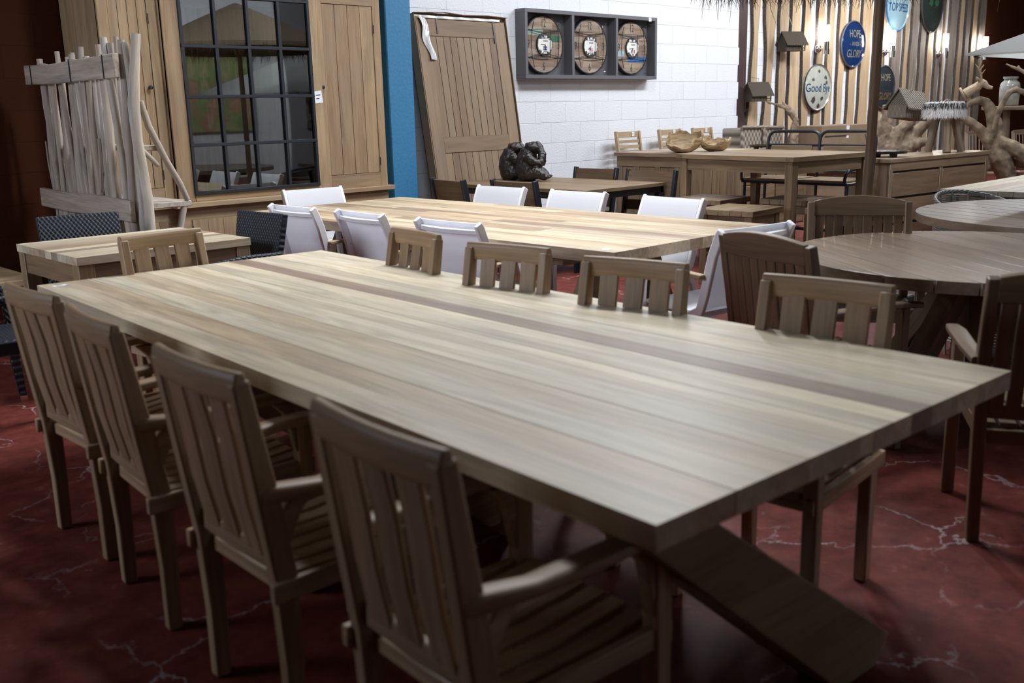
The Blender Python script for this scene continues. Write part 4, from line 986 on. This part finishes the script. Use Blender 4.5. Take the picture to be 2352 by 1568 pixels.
a4=radians(29.6-90)
branches('root_sculpture','small carved root like a bird in front of the boarded wall, below the cream plate','sculpture',(13.75,8.15,0),a4,[
 ([(.14,0,0),(.14,0,.9),(.16,0,1.16),(.17,0,1.25),(.12,0,1.34),(.05,0,1.44)],[.10,.09,.06,.045,.055,.05]),
 ([(.06,0,1.44),(-.04,0,1.46),(-.15,0,1.50),(-.29,0,1.54)],[.04,.03,.02,.008]),
 ([(.02,0,1.46),(-.04,.0,1.54)],[.03,.01]),
 ([(.15,0,1.2),(.22,-.03,1.17)],[.04,.02])],M_ROOT,.011,.03,.05)

# ------------------------------------------------------------------ round tables
def round_table(label, cx,cy,R,rz, base_rot=0):
    t=thing('round_table',label,'table',(cx,cy,0),rz); mb=MB(); n=13; wd=2*R/n
    for i in range(n):
        a=-R+i*wd+.0035; b=-R+(i+1)*wd-.0035; K=6; hi=[];lo=[]
        for k in range(K+1):
            x=a+(b-a)*k/K; h=sqrt(max(0,R*R-x*x)); hi.append((x,h)); lo.append((x,-h))
        mb.prism(lo+hi[::-1],.715,.77,swap=True)
    obj('tabletop', mb, W_DARK, t, bevel=.002)
    obj('under_ring', MB().box(-R*.7,R*.7,-.06,.06,.66,.714).box(-.06,.06,-R*.7,R*.7,.661,.7135), W_DARK, t)
    for k in range(4):
        a=base_rot+k*pi/2; d=Vector((cos(a),sin(a),0)); n_=Vector((-sin(a),cos(a),0))
        obj('leg', MB().bar(d*.58+Vector((0,0,.0)),d*.10+Vector((0,0,.66)),.09,.11,n_), W_RED, t, bevel=.005)
    obj('pedestal', MB().box(-.07,.07,-.07,.07,.0,.66), W_RED, t, bevel=.004)
round_table('nearer dark round plank table on the right, slatted high-backed chairs around it',4.94,1.83,.885,radians(-36),radians(20))
round_table('farther dark round plank table at the right edge, with a wicker chair behind it',7.07,2.0,1.0,radians(-24),radians(10))

def slat_chair():
    t=thing('slatted_chair','','chair'); M=W_RED; hw=.265
    for s in (-1,1):
        obj('leg', MB().sweep([(0,s*(hw-.02),0),(.0,s*(hw-.01),.42),(-.035,s*hw,.68),(-.09,s*hw,.945)],[(.042,.045),(.042,.06),(.042,.055),(.04,.042)],(1,0,0)), M, t, bevel=.006, segs=2)
        obj('leg', MB().sweep([(.46,s*hw,0),(.46,s*hw,.64)],[(.045,.045)]*2,(1,0,0)), M, t, bevel=.005)
        obj('armrest', MB().sweep([(-.04,s*(hw+.01),.655),(.15,s*(hw+.02),.66),(.38,s*(hw+.02),.66),(.54,s*(hw+.015),.645)],[(.055,.03),(.06,.028),(.065,.028),(.05,.026)],(0,0,1),round_=.5), M, t)
    b=MB(); cx=lambda y,z: -.005-.088*max(0,(z-.42)/.52)-.02*(1-(y/hw)**2)
    P_=[]
    K=10
    def rail(u,v):
        y=(v*2-1)*(hw-.015); z=.865+u*(.085+.028*(1-(v*2-1)**2)); return ((cx(y,z),y,z),(y,z,0))
    b.grid(rail,3,K,.03,tint=.6)
    for k in range(9):
        y=(k-4)*.0535
        b.sweep([(cx(y,.48),y,.48),(cx(y,.62)-.003,y,.62),(cx(y,.75),y,.75),(cx(y,.87),y,.87)],[(.047,.014)]*4,(1,0,0))
    b.sweep([(cx(-hw,.48),-hw+.01,.48),(cx(0,.48),0,.48),(cx(hw,.48),hw-.01,.48)],[(.026,.05)]*3,(0,0,1))
    obj('backrest', b, M, t, bevel=.003, smooth=40)
    s_=MB()
    for k in range(8): s_.box(.01,.48,-hw+.01+k*.065,-hw+.01+k*.065+.052,.415,.432,axis=0)
    s_.box(.455,.48,-hw,hw,.36,.415).box(-.012,.012,-hw,hw,.36,.41).box(0,.47,-hw+.01,-hw+.03,.36,.415).box(0,.47,hw-.03,hw-.01,.36,.415)
    obj('seat', s_, M, t, bevel=.002)
    return t
place_all(slat_chair(),[
 ((3.71,2.19,0),radians(-17),'dark high-backed slatted chair with its back to us, left of the nearer round table'),
 ((5.28,2.62,0),math.atan2(-.55,-.85),'dark slatted chair facing us across the nearer round table'),
 ((3.47,.97,0),radians(30),'dark slatted chair cut by the right edge of the frame')],'dark slatted chairs around the nearer round table')

t=thing('long_table','pale plank table reaching in from the right edge above the round tables','table',(9.9,2.95,0),0)
mb=MB()
for i in range(9): mb.box(-1.49,1.49,-.53+i*.118+.001,-.53+(i+1)*.118-.001,.725,.77,axis=0)
obj('tabletop', mb, W_TOP, t, bevel=.002)
each('apron', [(-1.35,1.35,-.47,-.45,.63,.725),(-1.35,1.35,.45,.47,.63,.725),(-1.42,-1.40,-.40,.40,.63,.725)], W_BAR, t)
for x in (-1.40,1.40):
    for y in (-.45,.45): obj('leg', MB().box(x-.045,x+.045,y-.045,y+.045,0,.725), W_BAR, t, bevel=.003)

def rattan_tub(label, loc, rz, h, group=None, R=.30):
    t=thing('wicker_tub_chair',label,'chair',loc,rz,group); r=random.Random(int(h*100))
    mb=MB()
    for i in range(int((h-.12)/.018)):
        z=.10+i*.018; rr=R*(.86+.16*min(1,z/.5)); pts=[]
        a0,a1=(radians(45),radians(315)) if z>.40 else (0,2*pi)
        hz=lambda a: max(0,z-.40)*(.55+.45*(.5-.5*cos(a)))+min(z,.40)
        pts=[(rr*cos(a0+(a1-a0)*k/28)*1.0, rr*sin(a0+(a1-a0)*k/28), hz(a0+(a1-a0)*k/28)+.003*sin(k*pi+i*pi)) for k in range(29)]
        mb.tube(pts,.0055,5)
    obj('weave', mb, M_RATT, t, smooth=60)
    mb=MB()
    for k in range(14):
        a=2*pi*k/14; top=.40 if abs((a+pi)%(2*pi)-pi)<radians(40) else .40+(h-.40)*(.55+.45*(.5-.5*cos(a)))
        mb.tube([(R*.84*cos(a),R*.84*sin(a),0),(R*1.0*cos(a),R*1.0*sin(a),top)],.009,6)
    obj('frame', mb, M_RATT, t)
    mb=MB()
    for q in range(5):
        pts=[((R*1.02+.008*cos(k*1.3+q*1.3))*cos(radians(40)+radians(280)*k/36),(R*1.02+.008*cos(k*1.3+q*1.3))*sin(radians(40)+radians(280)*k/36), .40+(h-.40)*(.55+.45*(.5-.5*cos(radians(40)+radians(280)*k/36)))+.012*sin(k*1.3+q*1.3)) for k in range(37)]
        mb.tube(pts,.008,6)
    obj('rim', mb, M_RATT, t, smooth=60)
    obj('seat', MB().lathe([(0,.37),(R*.95,.37),(R*.95,.39),(0,.40)],24), M_RATT, t)
rattan_tub('grey wicker tub chair with a braided rim arching up behind the farther round table',(8.02,3.02,0),radians(-120),.775,None,.30)
rattan_tub('open-weave wicker tub chair glimpsed beneath the nearer round table, left one',(6.02,2.15,0),radians(0),.66,'wicker tub chairs beneath the round tables',.27)
rattan_tub('open-weave wicker tub chair glimpsed beneath the nearer round table, right one',(6.35,1.50,0),radians(0),.62,'wicker tub chairs beneath the round tables',.25)

# ------------------------------------------------------------------ white parasol at the right edge
t=thing('garden_parasol','open white square parasol reaching in from the right edge','parasol',(9.55,1.45,0),radians(0))
M_CANV=cloth('white_canvas',(.90,.93,.92),.6)
cor=[(-1.55,1.75),(1.55,1.75),(1.55,-1.6),(-1.55,-1.6)]; top=(0,0,2.62); mb=MB(); zc=1.84
vs=[(x,y,zc) for x,y in cor]+[top]+[(x*.99,y*.99,zc-.012) for x,y in cor]+[(0,0,2.6)]
mb.add(vs,[(0,1,4),(1,2,4),(2,3,4),(3,0,4),(6,5,9),(7,6,9),(8,7,9),(5,8,9),(0,5,6,1),(1,6,7,2),(2,7,8,3),(3,8,5,0)],vs)
obj('canopy', mb, M_CANV, t, smooth=20)
obj('pole', MB().tube([(0,0,0),(0,0,2.7)],.025,12), M_GREYM, t, smooth=60)
obj('base', MB().lathe([(0,0),(.3,0),(.3,.05),(.05,.09),(0,.09)],28), M_GREYM, t)
for x,y in cor: obj('rib', MB().bar((0,0,2.55),(x*.97,y*.97,zc-.02),.02,.015), M_BLACK, t)

# ------------------------------------------------------------------ boarded wall, plates, lamps
BX=[[13.79,14.12],[14.2,14.56],[14.62,14.95],[14.97,15.35],[15.38,15.70],[15.82,16.14],[16.2,16.49],[16.58,16.89],[16.99,17.36],[17.41,17.86],[17.91,18.12],[18.15,18.45],[18.66,19.1],[19.14,19.41],[19.44,19.83],[19.87,20.17],[20.21,20.53],[20.59,20.88],[20.93,21.1],[21.2,21.62],[21.66,21.97],[22.0,22.32],[22.36,22.67],[22.71,23.14]]
gb='boards on the boarded wall'
r=random.Random(12)
colr=[0]*12+[1,0,1,1,0,1,0,1,0,1,0,1]
where=['behind the lower bird house','right of the lower bird house','behind the upper bird house','right of the upper bird house','left of the first wall lamp','behind the first wall lamp','right of the cream plate','between the cream and the blue plate','behind the left half of the blue plate','behind the right half of the blue plate','left of the pole','behind the pole','behind the pale blue plate','under the pale blue plate','between pale blue and green plates','left of the green plate','behind the left half of the green plate','behind the right half of the green plate','narrow, right of the green plate','behind the third wall lamp','right of the third wall lamp','near the dark right end','before the last board','last on the right by the terracotta wall']
for i,(a,b) in enumerate(BX):
    wv_=.05 if i<2 else .012; ph=r.uniform(0,6)
    bk=.06; y0=-.05
    L_=[(a+.095+ (wv_*sin(2.0*z+ph)+.010*sin(7*z+ph)), z) for z in [q*.2 for q in range(26)]]
    R_=[(b-.01- (wv_*.9*sin(2.0*z+ph+.5)+.008*sin(9*z+ph)), z) for z in [q*.2 for q in range(26)]]
    mb=MB(); M=Matrix(((1,0,0,0),(0,0,1,0),(0,1,0,0),(0,0,0,1)))
    mb.prism(R_+L_[::-1],8.855,8.898,M,side_mi=1,swap=True)
    # waney bark strip on the left edge
    n=len(L_); vs=[];gc=[]
    for (x,z) in L_:
        vs+= [(x,8.855,z),(x-.022,8.872,z),(x-.032,8.897,z)]; gc+=[(z,x,0)]*3
    fs=[]
    for k in range(n-1):
        for q in (0,1): fs.append((k*3+q,k*3+q+1,(k+1)*3+q+1,(k+1)*3+q))
    mb.add(vs,fs,gc,mi=1)
    o=obj('wall_board', mb, [W_GREYB if colr[i] else W_PINE, M_BARK], smooth=50)
    tag(o, ('grey weathered' if colr[i] else 'pale sawn')+' upright board with bark edges, '+where[i], 'board', gb)

def plate(label, x, z, rx, rz_, face, texts, rimcol, patches=()):
    t=thing('enamel_plate',label,'sign',(x,8.853,z),0,'oval enamel plates on the boarded wall')
    dome=lambda X,Z: -.03-.045*max(0,1-(X/rx)**2-(Z/rz_)**2)
    prof=[(0,.075)]+[(q,.03+.045*(1-q*q)) for q in (.2,.4,.6,.75,.88)]+[(.93,.035),(.97,.05),(1.0,.03),(1.0,.0),(0,.0)]
    obj('plate', MB().lathe([(q*rx,y) for q,y in prof],56,Matrix.Rotation(pi/2,4,'X'),sy=rz_/rx), face, t, smooth=50)
    obj('rim', MB().tube([(rx*cos(2*pi*k/56),-.035,rz_*sin(2*pi*k/56)) for k in range(57)],.014,6,cap=False), rimcol, t, smooth=60)
    for s,sz,zz,mat,wd in texts:
        text_mesh('lettering', s, sz, mat, t, Matrix.Translation((0,0,zz))@FACE, wide=wd, fn=lambda co:Vector((co.x,dome(co.x,co.z)-.004,co.z)))
    for (px_,pz_,pr,mat,sd) in patches:
        q=random.Random(sd); poly=[(px_+pr*q.uniform(.5,1.1)*cos(2*pi*k/14)*1.2,pz_+pr*q.uniform(.4,1.1)*sin(2*pi*k/14)) for k in range(14)]
        m=MB().prism(poly,0,.001,XZ)
        for i,v in enumerate(m.v): v.y+=dome(v.x,v.z)-.003
        obj('worn_patch', m, mat, t)
    return t
def enamel(name,c,var=.1): return plain(name,c,.12,var=var,bscale=14,bump=.25,coat=.6)
M_GOLD=plain('gold_paint',(.42,.30,.08),.45); M_PGOLD=plain('pale_gold_paint',(.50,.45,.30),.45); M_BLUEINK=plain('blue_letter_paint',(.02,.09,.30),.4); M_RUST=plain('rusty_wear',(.06,.045,.04),.7); M_GRN=plain('green_paint_worn',(.02,.10,.05),.6)
plate('oval cream enamel plate reading Good Bye with dark worn patches',15.93,1.76,.45,.385,enamel('cream_enamel',(.50,.52,.45)),[('Good Bye',.20,-.01,M_BLUEINK,1.0)],M_RUST,
  [(0,.27,.04,M_RUST,1),(.22,.17,.05,M_RUST,2),(-.2,.13,.035,M_RUST,3),(-.17,-.2,.07,M_RUST,4),(.10,-.19,.05,M_RUST,5),(.02,-.31,.05,M_RUST,6),(.25,.08,.05,M_RUST,7)])
plate('oval dark blue enamel plate reading Hope and Glory in pale gold',17.12,2.51,.435,.395,enamel('navy_enamel',(.012,.035,.12)),[('HOPE',.19,.17,M_PGOLD,.85),('- AND -',.10,.0,M_PGOLD,1.2),('GLORY',.19,-.17,M_PGOLD,.85)],M_GREYM)
plate('oval charcoal enamel plate reading Hope and Glory, right beside the parasol pole',18.41,1.765,.44,.395,enamel('charcoal_enamel',(.035,.04,.05)),[('HOPE',.19,.17,M_PGOLD,.8),('AND',.09,.0,M_GRN,1.1),('GLORY',.19,-.17,M_GOLD,.85)],M_GREYM)
plate('pale blue enamel plate reading Top Speed at the top edge',18.78,3.24,.46,.44,enamel('pale_blue_enamel',(.30,.46,.52),.04),[('TOP SPEED',.21,-.03,M_BLUEINK,.78)],M_BLUEP)
plate('dark green-black enamel plate with worn yellow lettering at the top edge',20.29,3.44,.50,.62,enamel('dark_green_enamel',(.03,.04,.035)),[],M_RUST,[(-.1,.16,.06,M_GOLD,1),(.06,.18,.06,M_GOLD,2),(.2,.15,.06,M_GOLD,3),(-.15,-.05,.09,M_GRN,4),(.1,-.07,.1,M_GRN,5)])

def sconce(label,x,z):
    t=thing('wall_lamp',label,'wall lamp',(x,8.855,z),0,'tube wall lamps on the boarded wall')
    obj('back_plate', MB().lathe([(0,0),(.075,0),(.075,.015),(.055,.05),(.02,.06),(0,.06)],28,Matrix.Translation((-.02,0,-.12))@Matrix.Rotation(pi/2,4,'X')), M_CHROME, t, smooth=50)
    obj('arm', MB().tube([(-.02,-.05,-.12),(.0,-.13,-.12)],.014,10), M_CHROME, t)
    obj('tube_body', MB().lathe([(0,-.215),(.055,-.215),(.055,.0),(0,.0)],24,Matrix.Translation((0,-.15,0))), M_CHROME, t, smooth=50)
    obj('lamp_shade', MB().lathe([(0,0),(.05,0),(.05,.26),(0,.26)],24,Matrix.Translation((0,-.15,0))), M_GLASSW, t, smooth=50)
    obj('cap', MB().lathe([(0,.26),(.054,.26),(.054,.275),(0,.275)],24,Matrix.Translation((0,-.15,0))), M_CHROME, t)
sconce('glowing tube wall lamp above the cream plate',15.94,2.52); sconce('glowing tube wall lamp just right of the parasol pole',18.40,2.52)
sconce('glowing tube wall lamp left of the dark right end, below the green plate',20.77,2.54); sconce('last glowing tube wall lamp, over the white parasol canopy',22.83,2.55)

birdhouse('bird_house','lower brown wicker bird house hung at the left end of the boarded wall',(13.84,8.69,1.545),radians(-20),0,sc=.72,string=.12,group='bird houses hung on the boarded wall',wc=M_WICKD,wy=.21)
birdhouse('bird_house','upper brown wicker bird house hung on a long cord above the other',(14.80,8.69,2.33),radians(-20),0,sc=.74,string=.5,group='bird houses hung on the boarded wall',wc=M_WICKD,wy=.21)
t=thing('wicker_hamper','grey wicker hamper with an open lid below the lower bird house','basket',(13.32,8.42,0),radians(-8))
obj('body', MB().box(-.48,-.02,-.2,.2,.30,1.16).box(.02,.46,-.2,.2,.30,1.14), M_HAMP, t, bevel=.02)
obj('frame', MB().tube([(-.5,-.21,1.18),(0,-.21,1.17),(.47,-.21,1.15)],.022,8).tube([(-.5,-.21,.3),(-.5,-.21,1.18)],.022,8).tube([(0,-.21,.3),(0,-.21,1.17)],.022,8).box(-.5,.48,-.22,.22,0,.30), M_HAMP, t)
t=thing('cardboard_box','brown cardboard box standing behind the tubular bar chairs','box',(14.75,7.75,0),radians(-5))
obj('carton', MB().box(-.78,.55,-.2,.35,.45,1.16), M_CARD, t, bevel=.004)
obj('printing', MB().box(-.70,-.05,-.203,-.201,.99,1.01).box(-.5,-.1,-.203,-.201,.86,.875), M_INK, t)
obj('sticker', MB().box(-.13,-.05,-.204,-.201,1.08,1.15).box(-.12,-.06,-.204,-.201,.96,1.0), M_PAPER, t)
obj('stand', MB().box(-.7,.5,-.1,.3,0,.45), M_CARD, t)

def folding_chair():
    t=thing('folding_chair','','chair'); M=W_RED
    for s in (-1,1): obj('leg', MB().bar((.4,s*.22,0),(-.12,s*.22,1.02),.03,.045,(0,1,0)), M, t); obj('leg', MB().bar((-.1,s*.19,0),(.35,s*.19,.46),.03,.04,(0,1,0)), M, t)
    b=MB(); x=lambda z: .4-.52*z/1.02
    b.box(-.0,.0,0,0,0,0) if 0 else None
    b.sweep([(x(1.0),-.22,1.0),(x(1.0)-.01,0,1.02),(x(1.0),.22,1.0)],[(.03,.07)]*3,(0,0,1)); b.bar((x(.55),-.22,.55),(x(.55),.22,.55),.03,.05)
    for k in range(9): b.bar((x(.56),(k-4)*.045,.56),(x(.98),(k-4)*.045,.98),.022,.012,(0,1,0))
    obj('backrest', b, M, t)
    s_=MB()
    for k in range(8): s_.box(.03+k*.05,.03+k*.05+.04,-.2,.2,.44,.455)
    obj('seat', s_, M, t); return t
place_all(folding_chair(),[
 ((14.9,7.1,0),radians(-120),'slatted folding chair in front of the cardboard box'),
 ((15.3,5.75,0),radians(-150),'slatted folding chair seen between the legs of the fur stool'),
 ((15.9,5.3,0),radians(-150),'slatted folding chair just right of the fur stool legs'),
 ((16.9,5.1,0),radians(-140),'slatted folding chair behind the twisted root, nearest the terracotta wall')],'slatted folding chairs in the far right corner')
o=tag(tag_paper(.06,.035,None),'white price tag on the corner of the long foreground table','price tag'); o.location=(1.578,4.60,.7705); o.rotation_euler=(0,0,.1)
o=tag(tag_paper(.07,.04,None),'white price tag on the near corner of the honey-coloured table','price tag'); o.location=(3.95,3.37,.7705); o.rotation_euler=(0,0,.5)
o=tag(tag_paper(.06,.035,None),'white price tag on the far corner of the small square table','price tag'); o.location=(2.93,6.36,.7705); o.rotation_euler=(0,0,.3)

# ------------------------------------------------------------------ what the cabinet glass reflects, on the opposite wall
def art_mat(name, cols, scale):
    m,nt,b=mat_base(name); N=nt.nodes.new; L=nt.links.new; tc=N('ShaderNodeTexCoord'); n=N('ShaderNodeTexNoise'); n.inputs['Scale'].default_value=scale; n.inputs['Detail'].default_value=4; n.inputs['Distortion'].default_value=1.5
    L(tc.outputs['Object'],n.inputs['Vector']); r_=N('ShaderNodeValToRGB'); cr=r_.color_ramp
    while len(cr.elements)<len(cols): cr.elements.new(.5)
    for i,c in enumerate(cols): cr.elements[i].position=.3+.4*i/(len(cols)-1); cr.elements[i].color=(*c,1)
    L(n.outputs['Fac'],r_.inputs[0]); L(r_.outputs[0],b.inputs['Base Color']); b.inputs['Roughness'].default_value=.5; return m
def painting(label,x,z,w_,h_,mat):
    t=thing('painting',label,'painting',(x,-6.96,z),0)
    obj('canvas', MB().box(-w_/2,w_/2,-.02,.03,-h_/2,h_/2), mat, t)
painting('green and orange abstract painting on the wall opposite the glazed cabinet',12.0,2.1,2.3,1.9,art_mat('abstract_paint',[(.10,.25,.10),(.5,.45,.22),(.22,.36,.14),(.5,.25,.18),(.5,.43,.3)],1.3))
painting('black and white animal stripes painting on the wall opposite the glazed cabinet',15.4,2.2,1.5,2.1,art_mat('striped_paint',[(.02,.02,.02),(.5,.48,.42),(.03,.03,.03),(.35,.3,.25),(.05,.04,.03)],2.2))
